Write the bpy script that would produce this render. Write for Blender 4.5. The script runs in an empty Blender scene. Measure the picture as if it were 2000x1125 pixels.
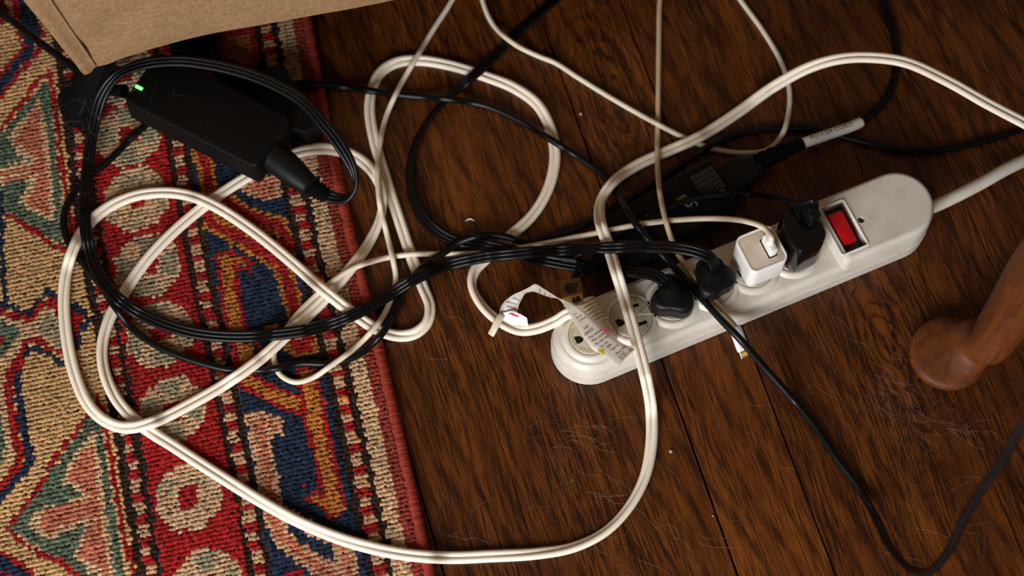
import bpy, bmesh, math, random
import numpy as np
from mathutils import Vector, noise as mnoise

random.seed(7)
RNG = np.random.default_rng(11)
S = bpy.context.scene
COL = S.collection

# ------------------------------------------------------------------ camera, light, exposure
FPX, TH, CAMH = 3306.0, math.radians(22.0), 1.02
CAMD = CAMH * math.tan(TH)
CT, ST = math.cos(TH), math.sin(TH)

def P(px, py, z=0.0):
    """floor-plan position of a spot of the photograph at height z (metres)"""
    x = (px - 1000.0) / FPX; y = -(py - 562.5) / FPX
    d = Vector((x, y * CT + ST, y * ST - CT))
    t = (z - CAMH) / d.z
    return Vector((0, -CAMD, CAMH)) + d * t

cam = bpy.data.cameras.new('camera')
cam.sensor_width = 36.0
cam.lens = FPX / 2000.0 * 36.0
cam.clip_start = 0.01
cam.dof.use_dof = True
cam.dof.focus_distance = 1.055
cam.dof.aperture_fstop = 4.5
camo = bpy.data.objects.new('camera', cam)
camo.location = (0, -CAMD, CAMH)
camo.rotation_euler = (TH, 0, 0)
COL.objects.link(camo)
S.camera = camo

W = bpy.data.worlds.new('room_light')
S.world = W
W.use_nodes = True
bg = W.node_tree.nodes['Background']
bg.inputs[0].default_value = (1.0, 0.74, 0.50, 1)
bg.inputs[1].default_value = 0.10

def area_light(name, loc, target, sx, sy, power, col):
    l = bpy.data.lights.new(name, 'AREA')
    l.shape = 'RECTANGLE'; l.size = sx; l.size_y = sy; l.energy = power; l.color = col
    o = bpy.data.objects.new(name, l)
    o.location = loc
    o.rotation_euler = (Vector(target) - Vector(loc)).to_track_quat('-Z', 'Y').to_euler()
    COL.objects.link(o)
    return o

# daylight from a window behind and to the left of the photographer
area_light('window_light', (-0.42, -1.22, 0.62), (0.0, -0.02, 0.0), 0.75, 0.75, 26, (0.93, 0.96, 1.0))

S.view_settings.view_transform = 'Standard'
S.view_settings.look = 'None'
S.view_settings.gamma = 1.0
S.view_settings.use_curve_mapping = False
S.view_settings.exposure = 0.12

# ------------------------------------------------------------------ materials
def lin(c):
    out = []
    for v in c:
        v = v / 255.0
        out.append(v / 12.92 if v <= 0.04045 else ((v + 0.055) / 1.055) ** 2.4)
    return tuple(out) + (1.0,)

class NT:
    def __init__(self, name):
        self.m = bpy.data.materials.new(name)
        self.m.use_nodes = True
        self.t = self.m.node_tree
        self.b = self.t.nodes['Principled BSDF']
    def n(self, typ, **kw):
        nd = self.t.nodes.new(typ)
        for k, v in kw.items():
            setattr(nd, k, v)
        return nd
    def l(self, a, b):
        self.t.links.new(a, b)
    def ramp(self, stops, fac):
        r = self.n('ShaderNodeValToRGB')
        el = r.color_ramp.elements
        while len(el) < len(stops):
            el.new(0.5)
        for e, (p, c) in zip(el, stops):
            e.position = p
            e.color = c if len(c) == 4 else tuple(c) + (1,)
        self.l(fac, r.inputs[0])
        return r
    def noise(self, vec, scale, detail=3, rough=0.55, dist=0.0):
        k = self.n('ShaderNodeTexNoise')
        k.inputs['Scale'].default_value = scale
        k.inputs['Detail'].default_value = detail
        k.inputs['Roughness'].default_value = rough
        k.inputs['Distortion'].default_value = dist
        if vec is not None:
            self.l(vec, k.inputs['Vector'])
        return k
    def mix(self, fac, a, b, blend='MIX'):
        x = self.n('ShaderNodeMix', data_type='RGBA', blend_type=blend)
        for sock, v in ((x.inputs[0], fac), (x.inputs[6], a), (x.inputs[7], b)):
            if hasattr(v, 'is_linked'):
                self.l(v, sock)
            else:
                sock.default_value = v
        return x.outputs[2]
    def bump(self, h, strength, dist):
        b = self.n('ShaderNodeBump')
        b.inputs['Strength'].default_value = strength
        b.inputs['Distance'].default_value = dist
        self.l(h, b.inputs['Height'])
        self.l(b.outputs[0], self.b.inputs['Normal'])
    def coords(self, kind='Object'):
        return self.n('ShaderNodeTexCoord').outputs[kind]

def plastic(name, rgb, rough=0.45, grime=None, gscale=60, gamt=0.5, bump=0.0, spec=0.5, coat=0.0):
    m = NT(name)
    m.b.inputs['Roughness'].default_value = rough
    m.b.inputs['Specular IOR Level'].default_value = spec
    m.b.inputs['Coat Weight'].default_value = coat
    c = m.coords()
    if grime:
        k = m.noise(c, gscale, 5, 0.65)
        r = m.ramp([(0.45, (0, 0, 0)), (0.8, (gamt,) * 3)], k.outputs['Fac'])
        m.l(m.mix(r.outputs[0], lin(rgb), lin(grime)), m.b.inputs['Base Color'])
    else:
        k = m.noise(c, 90, 3)
        r = m.ramp([(0.3, tuple(x * 0.9 for x in lin(rgb)[:3])), (0.7, lin(rgb))], k.outputs['Fac'])
        m.l(r.outputs[0], m.b.inputs['Base Color'])
    if bump:
        kb = m.noise(c, 1800, 2)
        m.bump(kb.outputs['Fac'], bump, 0.0002)
    return m.m

M = {}
M['black'] = plastic('black_plastic', (10, 9, 9), 0.45, bump=0.2, spec=0.28)
M['black_gloss'] = plastic('glossy_black_plastic', (10, 9, 9), 0.12)
M['black_cord'] = plastic('black_cord_vinyl', (8, 8, 9), 0.38, spec=0.28)
M['black_matte'] = plastic('matte_black_rubber', (7, 6, 6), 0.85, spec=0.1)
M['brick'] = plastic('charcoal_textured_plastic', (9, 7, 6), 0.6, bump=0.3, spec=0.16)
M['cream'] = plastic('cream_vinyl', (244, 230, 209), 0.5, (214, 172, 120), 45, 0.3)
M['white_cable'] = plastic('aged_white_cable', (232, 218, 192), 0.5, (190, 150, 100), 70, 0.4)
M['tan_cable'] = plastic('yellowed_cable', (205, 180, 142), 0.55, (165, 120, 75), 70, 0.5)
M['strip'] = plastic('off_white_plastic', (220, 211, 197), 0.42, (172, 142, 104), 75, 0.4, bump=0.15)
M['disc'] = plastic('ivory_plastic', (196, 186, 162), 0.42, (150, 122, 84), 90, 0.5)
M['dark'] = plastic('dark_recess', (10, 8, 7), 0.7)
M['white'] = plastic('white_plastic', (244, 240, 233), 0.28, (200, 175, 145), 70, 0.3)
M['warm_white'] = plastic('yellowed_white_plastic', (214, 198, 178), 0.4, (178, 150, 115), 80, 0.5)
M['red'] = plastic('red_plastic', (196, 16, 28), 0.3)
M['grey_frame'] = plastic('grey_switch_bezel', (48, 44, 42), 0.5)
M['ink'] = plastic('black_ink', (22, 20, 22), 0.7)
M['pale_ink'] = plastic('pale_print', (112, 104, 88), 0.6)
M['fine_ink'] = plastic('fine_grey_print', (50, 45, 40), 0.6)
M['engrave_shade'] = plastic('engraved_letter_shade', (160, 148, 124), 0.5)  # flat letters and arrows; darker colour stands in for shade of engraved strokes
M['yellow'] = plastic('yellow_print', (226, 190, 20), 0.5)
M['red_print'] = plastic('red_print', (226, 60, 60), 0.5)
M['silver'] = plastic('silver_metal', (205, 200, 190), 0.25)
M['silver'].node_tree.nodes['Principled BSDF'].inputs['Metallic'].default_value = 0.9
M['gold_pin'] = plastic('gold_contacts', (225, 165, 70), 0.3)
M['crumb'] = plastic('orange_crumb', (205, 120, 25), 0.6)
M['pale_crumb'] = plastic('pale_crumb', (190, 165, 130), 0.7)
M['hair'] = plastic('pale_pet_hair', (132, 104, 86), 0.5)

def mat_led():
    m = NT('green_led')
    m.b.inputs['Base Color'].default_value = (0.05, 0.8, 0.1, 1)
    m.b.inputs['Emission Color'].default_value = (0.12, 1.0, 0.14, 1)
    m.b.inputs['Emission Strength'].default_value = 3.0
    return m.m
M['led'] = mat_led()

def mat_clear(name, rgb, alpha, rough=0.3):
    m = NT(name)
    m.b.inputs['Base Color'].default_value = lin(rgb)
    m.b.inputs['Roughness'].default_value = rough
    m.b.inputs['Transmission Weight'].default_value = 0.0
    tr = m.n('ShaderNodeBsdfTransparent')
    tl = m.n('ShaderNodeBsdfTranslucent'); tl.inputs[0].default_value = lin(rgb)
    a = m.n('ShaderNodeMixShader'); a.inputs[0].default_value = 0.35
    m.l(m.b.outputs[0], a.inputs[1]); m.l(tl.outputs[0], a.inputs[2])
    x = m.n('ShaderNodeMixShader'); x.inputs[0].default_value = alpha
    m.l(tr.outputs[0], x.inputs[1]); m.l(a.outputs[0], x.inputs[2])
    m.l(x.outputs[0], m.t.nodes['Material Output'].inputs['Surface'])
    return m.m
M['amber_film'] = mat_clear('amber_film', (150, 110, 55), 0.55)
M['holo_pale'] = plastic('pale_gold_foil', (236, 205, 140), 0.35)
M['tag'] = mat_clear('translucent_white_film', (235, 225, 212), 0.72)

def mat_clear_plug():
    m = NT('milky_plug_plastic')
    m.b.inputs['Base Color'].default_value = lin((222, 205, 180))
    m.b.inputs['Roughness'].default_value = 0.22
    m.b.inputs['Subsurface Weight'].default_value = 0.3
    m.b.inputs['Subsurface Radius'].default_value = (0.003, 0.002, 0.0015)
    return m.m
M['plug_white'] = mat_clear_plug()

def mat_holo():
    m = NT('gold_foil')
    c = m.coords('Object')
    k = m.noise(c, 520, 3, 0.6)
    r = m.ramp([(0.42, lin((30, 18, 8))), (0.52, lin((196, 140, 50))), (0.7, lin((238, 196, 110)))], k.outputs['Fac'])
    m.l(r.outputs[0], m.b.inputs['Base Color'])
    m.b.inputs['Metallic'].default_value = 0.35
    m.b.inputs['Roughness'].default_value = 0.3
    return m.m
M['holo'] = mat_holo()

def mat_wood():
    m = NT('oak_floor_plank')
    info = m.n('ShaderNodeObjectInfo')
    co = m.coords('Object')
    off = m.n('ShaderNodeVectorMath', operation='MULTIPLY_ADD')
    comb = m.n('ShaderNodeCombineXYZ')
    for i in range(3):
        m.l(info.outputs['Random'], comb.inputs[i])
    m.l(comb.outputs[0], off.inputs[0]); off.inputs[1].default_value = (7.3, 31.7, 3.1)
    m.l(co, off.inputs[2])
    v = off.outputs[0]
    # slow sideways drift of the grain, figure
    wob = m.noise(v, 7, 2, 0.5)
    wv = m.n('ShaderNodeVectorMath', operation='MULTIPLY_ADD')
    m.l(wob.outputs['Color'], wv.inputs[0]); wv.inputs[1].default_value = (0.016, 0, 0)
    m.l(v, wv.inputs[2])
    def st(sx, sy):
        q = m.n('ShaderNodeVectorMath', operation='MULTIPLY')
        q.inputs[1].default_value = (sx, sy, 1); m.l(wv.outputs[0], q.inputs[0])
        return q.outputs[0]
    broad = m.noise(st(1, 0.10), 70, 3, 0.55)
    base = m.ramp([(0.25, lin((82, 40, 8))), (0.5, lin((107, 54, 13))), (0.75, lin((128, 69, 20)))], broad.outputs['Fac'])
    # dark streaks
    s1 = m.noise(st(1, 0.045), 920, 3, 0.62)
    r1 = m.ramp([(0.47, (0, 0, 0)), (0.58, (0.92,) * 3)], s1.outputs['Fac'])
    big = m.noise(st(1, 0.2), 42, 2, 0.5)
    rb = m.ramp([(0.35, (0.4,) * 3), (0.62, (1,) * 3)], big.outputs['Fac'])
    mul = m.mix(1.0, r1.outputs[0], rb.outputs[0], 'MULTIPLY')
    c1 = m.mix(mul, base.outputs[0], lin((30, 13, 5)))
    # ring figure
    wvt = m.n('ShaderNodeTexWave', wave_type='RINGS', rings_direction='Z')
    wvt.inputs['Scale'].default_value = 26
    wvt.inputs['Distortion'].default_value = 3.0
    wvt.inputs['Detail'].default_value = 2.5
    wvt.inputs['Detail Scale'].default_value = 3.0
    m.l(st(1, 0.22), wvt.inputs['Vector'])
    rw = m.ramp([(0.62, (0, 0, 0)), (0.95, (0.75,) * 3)], wvt.outputs['Fac'])
    s3 = m.noise(st(1, 0.12), 260, 3, 0.6)
    r3 = m.ramp([(0.4, (0.15,) * 3), (0.6, (1,) * 3)], s3.outputs['Fac'])
    fig = m.mix(1.0, rw.outputs[0], r3.outputs[0], 'MULTIPLY')
    c2 = m.mix(fig, c1, lin((34, 13, 5)))
    # pores
    s2 = m.noise(st(1, 0.03), 1900, 2, 0.5)
    r2 = m.ramp([(0.52, (0, 0, 0)), (0.64, (0.7,) * 3)], s2.outputs['Fac'])
    c3 = m.mix(r2.outputs[0], c2, lin((40, 17, 6)))
    # a knot with rings round it, on the boards that have one (board property: x, y, strength)
    kn = m.n('ShaderNodeAttribute', attribute_type='OBJECT', attribute_name='knot')
    sub = m.n('ShaderNodeVectorMath', operation='SUBTRACT'); m.l(co, sub.inputs[0]); m.l(kn.outputs['Vector'], sub.inputs[1])
    sq = m.n('ShaderNodeVectorMath', operation='MULTIPLY'); sq.inputs[1].default_value = (1, 0.36, 0); m.l(sub.outputs[0], sq.inputs[0])
    ln = m.n('ShaderNodeVectorMath', operation='LENGTH'); m.l(sq.outputs[0], ln.inputs[0])
    kz = m.noise(co, 55, 3, 0.6)
    def mth(op, a, b=None):
        q = m.n('ShaderNodeMath', operation=op)
        for i, v in enumerate((a, b)):
            if v is None: continue
            if hasattr(v, 'is_linked'): m.l(v, q.inputs[i])
            else: q.inputs[i].default_value = v
        return q.outputs[0]
    dist = mth('ADD', ln.outputs['Value'], mth('MULTIPLY', mth('SUBTRACT', kz.outputs['Fac'], 0.5), 0.016))
    sn = mth('SINE', mth('MULTIPLY', dist, 6.283 / 0.0052))
    rs = m.ramp([(0.45, (0, 0, 0)), (0.95, (1, 1, 1))], mth('ADD', mth('MULTIPLY', sn, 0.5), 0.5))
    fd = m.ramp([(0.25, (1, 1, 1)), (1.0, (0, 0, 0))], mth('MULTIPLY', ln.outputs['Value'], 19.0))
    ks = m.n('ShaderNodeSeparateXYZ'); m.l(kn.outputs['Vector'], ks.inputs[0])
    kf = mth('MULTIPLY', mth('MULTIPLY', m.mix(1.0, rs.outputs[0], r3.outputs[0], 'MULTIPLY'), fd.outputs[0]), ks.outputs['Z'])
    c3 = m.mix(kf, c3, lin((32, 12, 4)))
    c3 = c3
    tone = m.ramp([(0, (0.82,) * 3), (1, (1.12,) * 3)], info.outputs['Random'])
    c4 = m.mix(1.0, c3, tone.outputs[0], 'MULTIPLY')
    m.l(c4, m.b.inputs['Base Color'])
    m.b.inputs['Roughness'].default_value = 0.38
    m.b.inputs['Specular IOR Level'].default_value = 0.35
    m.bump(r1.outputs[0], -0.12, 0.0004)
    return m.m
M['wood'] = mat_wood()

def mat_rug():
    m = NT('wool_pile')
    a = m.n('ShaderNodeAttribute', attribute_name='yarn')
    c = m.coords()
    k = m.noise(c, 1500, 2, 0.6)
    r = m.ramp([(0.3, (0.72,) * 3), (0.7, (1.12,) * 3)], k.outputs['Fac'])
    m.l(m.mix(1.0, a.outputs['Color'], r.outputs[0], 'MULTIPLY'), m.b.inputs['Base Color'])
    m.b.inputs['Roughness'].default_value = 0.95
    m.b.inputs['Specular IOR Level'].default_value = 0.1
    m.b.inputs['Sheen Weight'].default_value = 0.15
    m.bump(k.outputs['Fac'], 0.8, 0.0009)
    return m.m
M['pile'] = mat_rug()
M['rust'] = plastic('rust_red_wool', (158, 62, 48), 0.95, (112, 38, 32), 420, 0.9, bump=1.0, spec=0.05)
M['rug_back'] = plastic('rug_foundation', (84, 52, 36), 0.95, spec=0.1)

def mat_linen():
    m = NT('beige_linen_upholstery')
    c = m.coords()
    def st(sx, sy, sz):
        q = m.n('ShaderNodeVectorMath', operation='MULTIPLY')
        q.inputs[1].default_value = (sx, sy, sz); m.l(c, q.inputs[0])
        return q.outputs[0]
    a = m.noise(st(1, 1, 12), 130, 3, 0.65)
    b = m.noise(st(12, 12, 1), 130, 3, 0.65)
    w = m.mix(0.5, a.outputs['Color'], b.outputs['Color'])
    bwn = m.n('ShaderNodeRGBToBW'); m.l(w, bwn.inputs[0])
    r = m.ramp([(0.36, lin((112, 84, 54))), (0.5, lin((146, 112, 78))), (0.64, lin((172, 139, 104)))], bwn.outputs[0])
    m.l(r.outputs[0], m.b.inputs['Base Color'])
    m.b.inputs['Roughness'].default_value = 0.9
    m.b.inputs['Specular IOR Level'].default_value = 0.15
    m.bump(bwn.outputs[0], 0.5, 0.0008)
    return m.m
M['linen'] = mat_linen()
M['welt'] = M['linen']

def mat_legwood():
    m = NT('varnished_cherry_wood')
    c = m.coords()
    q = m.n('ShaderNodeVectorMath', operation='MULTIPLY')
    q.inputs[1].default_value = (1, 1, 0.15); m.l(c, q.inputs[0])
    k = m.noise(q.outputs[0], 160, 4, 0.6, 0.4)
    r = m.ramp([(0.3, lin((76, 36, 10))), (0.7, lin((112, 57, 17)))], k.outputs['Fac'])
    k2 = m.noise(c, 60, 4, 0.6)
    r2 = m.ramp([(0.5, (0, 0, 0)), (0.8, (0.25,) * 3)], k2.outputs['Fac'])
    m.l(m.mix(r2.outputs[0], r.outputs[0], lin((58, 30, 16))), m.b.inputs['Base Color'])
    m.b.inputs['Roughness'].default_value = 0.55
    m.b.inputs['Specular IOR Level'].default_value = 0.3
    return m.m
M['legwood'] = mat_legwood()

# ------------------------------------------------------------------ object helpers
ORIG = {}

def empty(name, loc, label, cat, group=None):
    o = bpy.data.objects.new(name, None)
    o.location = loc
    o.empty_display_size = 0.02
    COL.objects.link(o)
    o['label'] = label; o['category'] = cat
    if group:
        o['group'] = group
    ORIG[o.name] = Vector(loc)
    return o

def obj(name, vf, mat, parent=None, smooth=35.0, loc=None, label=None):
    """link (verts, faces) given in room coordinates as one mesh object"""
    vs, fs = vf
    base = ORIG[parent.name] if parent else Vector(loc or (0, 0, 0))
    own = Vector(loc) if (loc is not None) else base
    me = bpy.data.meshes.new(name)
    me.from_pydata([tuple(Vector(v) - own) for v in vs], [], [list(f) for f in fs])
    me.materials.append(M[mat] if isinstance(mat, str) else mat)
    bm = bmesh.new(); bm.from_mesh(me)
    bmesh.ops.recalc_face_normals(bm, faces=bm.faces)
    bm.to_mesh(me); bm.free()
    if smooth:
        me.polygons.foreach_set('use_smooth', [True] * len(me.polygons))
        me.set_sharp_from_angle(angle=math.radians(smooth))
    me.update()
    o = bpy.data.objects.new(name, me)
    COL.objects.link(o)
    o.location = own - (base if parent else Vector((0, 0, 0)))
    if parent:
        o.parent = parent
    ORIG[o.name] = own
    if label:
        o['label'] = label
    return o

def tag(o, label, cat, group=None, kind=None):
    o['label'] = label; o['category'] = cat
    if group: o['group'] = group
    if kind: o['kind'] = kind
    return o

def join(*parts):
    V, Fc = [], []
    for vs, fs in parts:
        b = len(V)
        V += [tuple(v) for v in vs]
        Fc += [[i + b for i in f] for f in fs]
    return V, Fc

class Frame:
    def __init__(self, o, ex, ez=Vector((0, 0, 1))):
        self.o = Vector(o); self.ez = Vector(ez).normalized()
        ex = Vector(ex); ex = (ex - self.ez * ex.dot(self.ez)).normalized()
        self.ex = ex; self.ey = self.ez.cross(ex)
    def __call__(self, x, y, z):
        return self.o + self.ex * x + self.ey * y + self.ez * z
    def at(self, x, y, z, ang=0.0):
        f = Frame(self(x, y, z), self.ex * math.cos(ang) + self.ey * math.sin(ang), self.ez)
        return f
    def tr(self, vf):
        return [self(*v) for v in vf[0]], vf[1]

def rrect(w, h, r, n=6, cx=0, cy=0):
    r = max(1e-5, min(r, w / 2 - 1e-6, h / 2 - 1e-6))
    out = []
    for k, (sx, sy) in enumerate(((1, 1), (-1, 1), (-1, -1), (1, -1))):
        for i in range(n + 1):
            a = math.pi / 2 * (k + i / n)
            out.append((cx + sx * (w / 2 - r) + r * math.cos(a), cy + sy * (h / 2 - r) + r * math.sin(a)))
    return out

def circ(r, n=32, cx=0, cy=0):
    return [(cx + r * math.cos(2 * math.pi * i / n), cy + r * math.sin(2 * math.pi * i / n)) for i in range(n)]

def loft(rings, cap0=True, cap1=True):
    n = len(rings[0])
    V = [tuple(p) for r in rings for p in r]
    Fc = []
    for k in range(len(rings) - 1):
        for i in range(n):
            j = (i + 1) % n
            Fc.append([k * n + i, k * n + j, (k + 1) * n + j, (k + 1) * n + i])
    if cap0: Fc.append(list(range(n))[::-1])
    if cap1: Fc.append([(len(rings) - 1) * n + i for i in range(n)])
    return V, Fc

def rloft(levels, w, h, r, n=6, **kw):
    """levels: (z, inset) of a rounded rectangle"""
    return loft([[(x, y, z) for x, y in rrect(w - 2 * d, h - 2 * d, r - d if r - d > 0.0004 else 0.0004, n)] for z, d in levels], **kw)

def box(w, h, z0, z1, b=0.0006, r=0.001, n=3):
    return rloft([(z0, b), (z0 + b, 0), (z1 - b, 0), (z1 - b * 0.3, b * 0.4), (z1, b)], w, h, r, n)

def plate(outline, holes, z, depth):
    """flat plate with holes, the hole walls going down by depth"""
    bm = bmesh.new()
    loops = []
    es = []
    for pts in [outline] + holes:
        vs = [bm.verts.new((x, y, z)) for x, y in pts]
        e = [bm.edges.new((vs[i], vs[(i + 1) % len(vs)])) for i in range(len(vs))]
        es += e; loops.append(vs)
    bmesh.ops.triangle_fill(bm, use_beauty=True, use_dissolve=False, edges=es)
    for vs in loops[1:]:
        lo = [bm.verts.new((v.co.x, v.co.y, z - depth)) for v in vs]
        for i in range(len(vs)):
            j = (i + 1) % len(vs)
            bm.faces.new((vs[i], vs[j], lo[j], lo[i]))
    bm.verts.index_update()
    out = [tuple(v.co) for v in bm.verts], [[v.index for v in f.verts] for f in bm.faces]
    bm.free()
    return out

def cyl(r0, r1, z0, z1, n=24, b=0.0):
    rings = [[(x, y, z0) for x, y in circ(r0, n)]]
    if b:
        rings.append([(x, y, z1 - b) for x, y in circ(r1, n)])
        rings.append([(x, y, z1 - b * 0.3) for x, y in circ(r1 - b * 0.3, n)])
        rings.append([(x, y, z1) for x, y in circ(r1 - b, n)])
    else:
        rings.append([(x, y, z1) for x, y in circ(r1, n)])
    return loft(rings)

def sweep(pts, prof, twist=None, scale=None, lat0=None):
    """prof: list of (lateral, up); pts: 3D polyline"""
    pts = [Vector(p) for p in pts]
    n = len(pts); Z = Vector((0, 0, 1))
    rings = []; prev = Vector(lat0) if lat0 else None
    for i in range(n):
        T = (pts[min(i + 1, n - 1)] - pts[max(i - 1, 0)]).normalized()
        L = T.cross(Z)
        if prev is not None:
            pr = (prev - T * prev.dot(T)).normalized()
            if L.length > 0.35:
                L.normalize()
                if L.dot(pr) < 0: L = -L
                L = (L * 0.35 + pr * 0.65).normalized()
                L = (L - T * L.dot(T)).normalized()
            else:
                L = pr
        else:
            L = L.normalized() if L.length > 1e-3 else Vector((1, 0, 0))
        prev = L
        U = L.cross(T)
        if U.z < 0 and abs(T.z) < 0.9: U = -U
        a = twist[i] if twist is not None else 0.0
        ca, sa = math.cos(a), math.sin(a)
        s = scale[i] if scale is not None else 1.0
        s = s if isinstance(s, tuple) else (s, s)
        ring = []
        for u, w in prof:
            u2, w2 = u * s[0], w * s[1]
            ring.append(pts[i] + L * (u2 * ca - w2 * sa) + U * (u2 * sa + w2 * ca))
        rings.append(ring)
    return loft(rings)

def spl(pts, step=0.0015, dims=None):
    """Catmull-Rom through points of any dimension"""
    A = np.array(pts, float)
    out = []
    n = len(A)
    if dims is None: dims = min(3, A.shape[1])
    for i in range(n - 1):
        p0 = A[i - 1] if i else 2 * A[0] - A[1]
        p1, p2 = A[i], A[i + 1]
        p3 = A[i + 2] if i + 2 < n else 2 * A[-1] - A[-2]
        d = max(2, int(np.linalg.norm((p2 - p1)[:dims]) / step))
        def al(a, b): return max(np.linalg.norm((b - a)[:dims]), 1e-6) ** 0.5
        t0 = 0; t1 = t0 + al(p0, p1); t2 = t1 + al(p1, p2); t3 = t2 + al(p2, p3)
        for k in range(d):
            t = t1 + (t2 - t1) * k / d
            a1 = (t1 - t) / (t1 - t0) * p0 + (t - t0) / (t1 - t0) * p1
            a2 = (t2 - t) / (t2 - t1) * p1 + (t - t1) / (t2 - t1) * p2
            a3 = (t3 - t) / (t3 - t2) * p2 + (t - t2) / (t3 - t2) * p3
            b1 = (t2 - t) / (t2 - t0) * a1 + (t - t0) / (t2 - t0) * a2
            b2 = (t3 - t) / (t3 - t1) * a2 + (t - t1) / (t3 - t1) * a3
            out.append((t2 - t) / (t2 - t1) * b1 + (t - t1) / (t2 - t1) * b2)
    out.append(A[-1])
    return np.array(out)

_tc = {}
def text_mesh(s, size, align='CENTER'):
    key = (s, align)
    if key not in _tc:
        cu = bpy.data.curves.new('t', 'FONT'); cu.body = s; cu.size = 1.0
        cu.align_x = align; cu.align_y = 'CENTER'; cu.resolution_u = 2
        o = bpy.data.objects.new('t', cu); COL.objects.link(o)
        dg = bpy.context.evaluated_depsgraph_get(); dg.update()
        me = bpy.data.meshes.new_from_object(o.evaluated_get(dg))
        _tc[key] = ([tuple(v.co) for v in me.vertices], [list(p.vertices) for p in me.polygons])
        bpy.data.objects.remove(o); bpy.data.curves.remove(cu); bpy.data.meshes.remove(me)
    V, Fc = _tc[key]
    return [(x * size, y * size, 0.0) for x, y, z in V], Fc

# ------------------------------------------------------------------ floor
floor = obj('floor', ([(-1.6, -1.4, -0.03), (1.8, -1.4, -0.03), (1.8, 1.8, -0.03), (-1.6, 1.8, -0.03),
                       (-1.6, -1.4, -0.019), (1.8, -1.4, -0.019), (1.8, 1.8, -0.019), (-1.6, 1.8, -0.019)],
                      [[0, 3, 2, 1], [4, 5, 6, 7], [0, 1, 5, 4], [1, 2, 6, 5], [2, 3, 7, 6], [3, 0, 4, 7]]),
            'dark', smooth=0)
floor['kind'] = 'structure'
PD = Vector((-0.8016, 2.674, 0)).normalized()          # along the boards
PN = Vector((PD.y, -PD.x, 0))                           # across the boards
seam0 = P(787, 843).dot(PN)
PW = (P(1898, 843) - P(787, 843)).dot(PN) / 6
def plank_mesh(length, gl, gr):
    c = 0.0004
    w = PW / 2
    L = length / 2 - 0.0003
    rings = []
    for y in (-L, L):
        rings.append([(-w + gl, y, -0.018), (w - gr, y, -0.018), (w - gr, y, -c), (w - gr - c, y, 0), (-w + gl + c, y, 0), (-w + gl, y, -c)])
    V, Fc = loft(rings)
    return V, Fc
KNOTS = [(P(1735, 668), 1.0), (P(1205, 215), 1.0), (P(1905, 250), 0.0)]      # where boards show a knot
_pl = {}
WIDE = {0: 0.0005, 3: 0.0006, 4: 0.0005, 6: 0.0002, 7: 0.0003, -3: 0.0004, 9: 0.0005}      # open joints; the others are tight
for k in range(-23, 25):
    cen = seam0 + PW * (k + 0.5)
    rr = random.Random(k * 13 + 5)
    y = -1.9 + rr.uniform(-0.5, 0)
    if -6 <= k <= 10:
        segs = [(-0.95 - rr.uniform(0, 0.4), 0.75 + rr.uniform(0, 0.4))]
        segs = [(segs[0][0] - 1.0, segs[0][0])] + segs + [(segs[0][1], segs[0][1] + 1.1)]
    else:
        a = -1.2 + rr.uniform(-0.5, 0.5)
        segs = [(a - 0.6, a), (a, a + 1.2), (a + 1.2, a + 2.2)]
    for a, b in segs:
        c = PN * cen + PD * ((a + b) / 2)
        if not (-1.75 < c.x < 1.95 and -1.7 < c.y < 2.0): continue
        ln = (round(b - a, 2), WIDE.get(k, 0.0001), WIDE.get(k + 1, 0.0001))
        if ln not in _pl:
            V, Fc = plank_mesh(*ln)
            me = bpy.data.meshes.new('plank'); me.from_pydata(V, [], Fc); me.materials.append(M['wood'])
            bm = bmesh.new(); bm.from_mesh(me); bmesh.ops.recalc_face_normals(bm, faces=bm.faces); bm.to_mesh(me); bm.free()
            _pl[ln] = me
        o = bpy.data.objects.new('plank', _pl[ln])
        COL.objects.link(o); o.parent = floor
        o.location = c + Vector((0, 0, -0.0002 + rr.uniform(-0.0002, 0.0002)))
        o.rotation_euler = (0, 0, math.atan2(PD.y, PD.x) - math.pi / 2)
        for kp, st in KNOTS:
            dl = kp - c
            if abs(dl.dot(PN)) < PW / 2 and abs(dl.dot(PD)) < (b - a) / 2:
                o['knot'] = (dl.dot(PN), dl.dot(PD), st)

# ------------------------------------------------------------------ rug
RUGZ = 0.0095
EDGE = [P(x, y, 0.004) for x, y in ((535, -330), (566, -160), (607, 37), (647, 262), (690, 456), (718, 562), (752, 702), (785, 843), (817, 983), (845, 1118), (888, 1310), (925, 1480))]
EA = EDGE[2]; ED = (EDGE[9] - EDGE[2]).normalized(); EN = Vector((-ED.y, ED.x, 0))   # ED towards viewer; EN towards floor side
if EN.x < 0: EN = -EN
_ev = np.array([(p - EA).dot(ED) for p in EDGE]); _eo = np.array([(p - EA).dot(EN) for p in EDGE])
def edge_off(v):
    return np.interp(v, _ev, _eo)
_sm = np.linspace(_ev[0], _ev[-1], 400)
_so = edge_off(_sm)
for _ in range(60):
    _so[1:-1] = _so[1:-1] * 0.5 + (_so[:-2] + _so[2:]) * 0.25
def edge_off(v):
    return np.interp(v, _sm, _so)
def rug_uv(p):
    v = (Vector(p) - EA).dot(ED)
    return edge_off(v) - (Vector(p) - EA).dot(EN), v
def rug_pt(u, v, z):
    q = EA + ED * v + EN * (float(edge_off(v)) - u)
    return Vector((q.x, q.y, z))
RV0, RV1, RU1 = _ev[0] + 0.01, _ev[-1] - 0.01, 0.44

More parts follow.
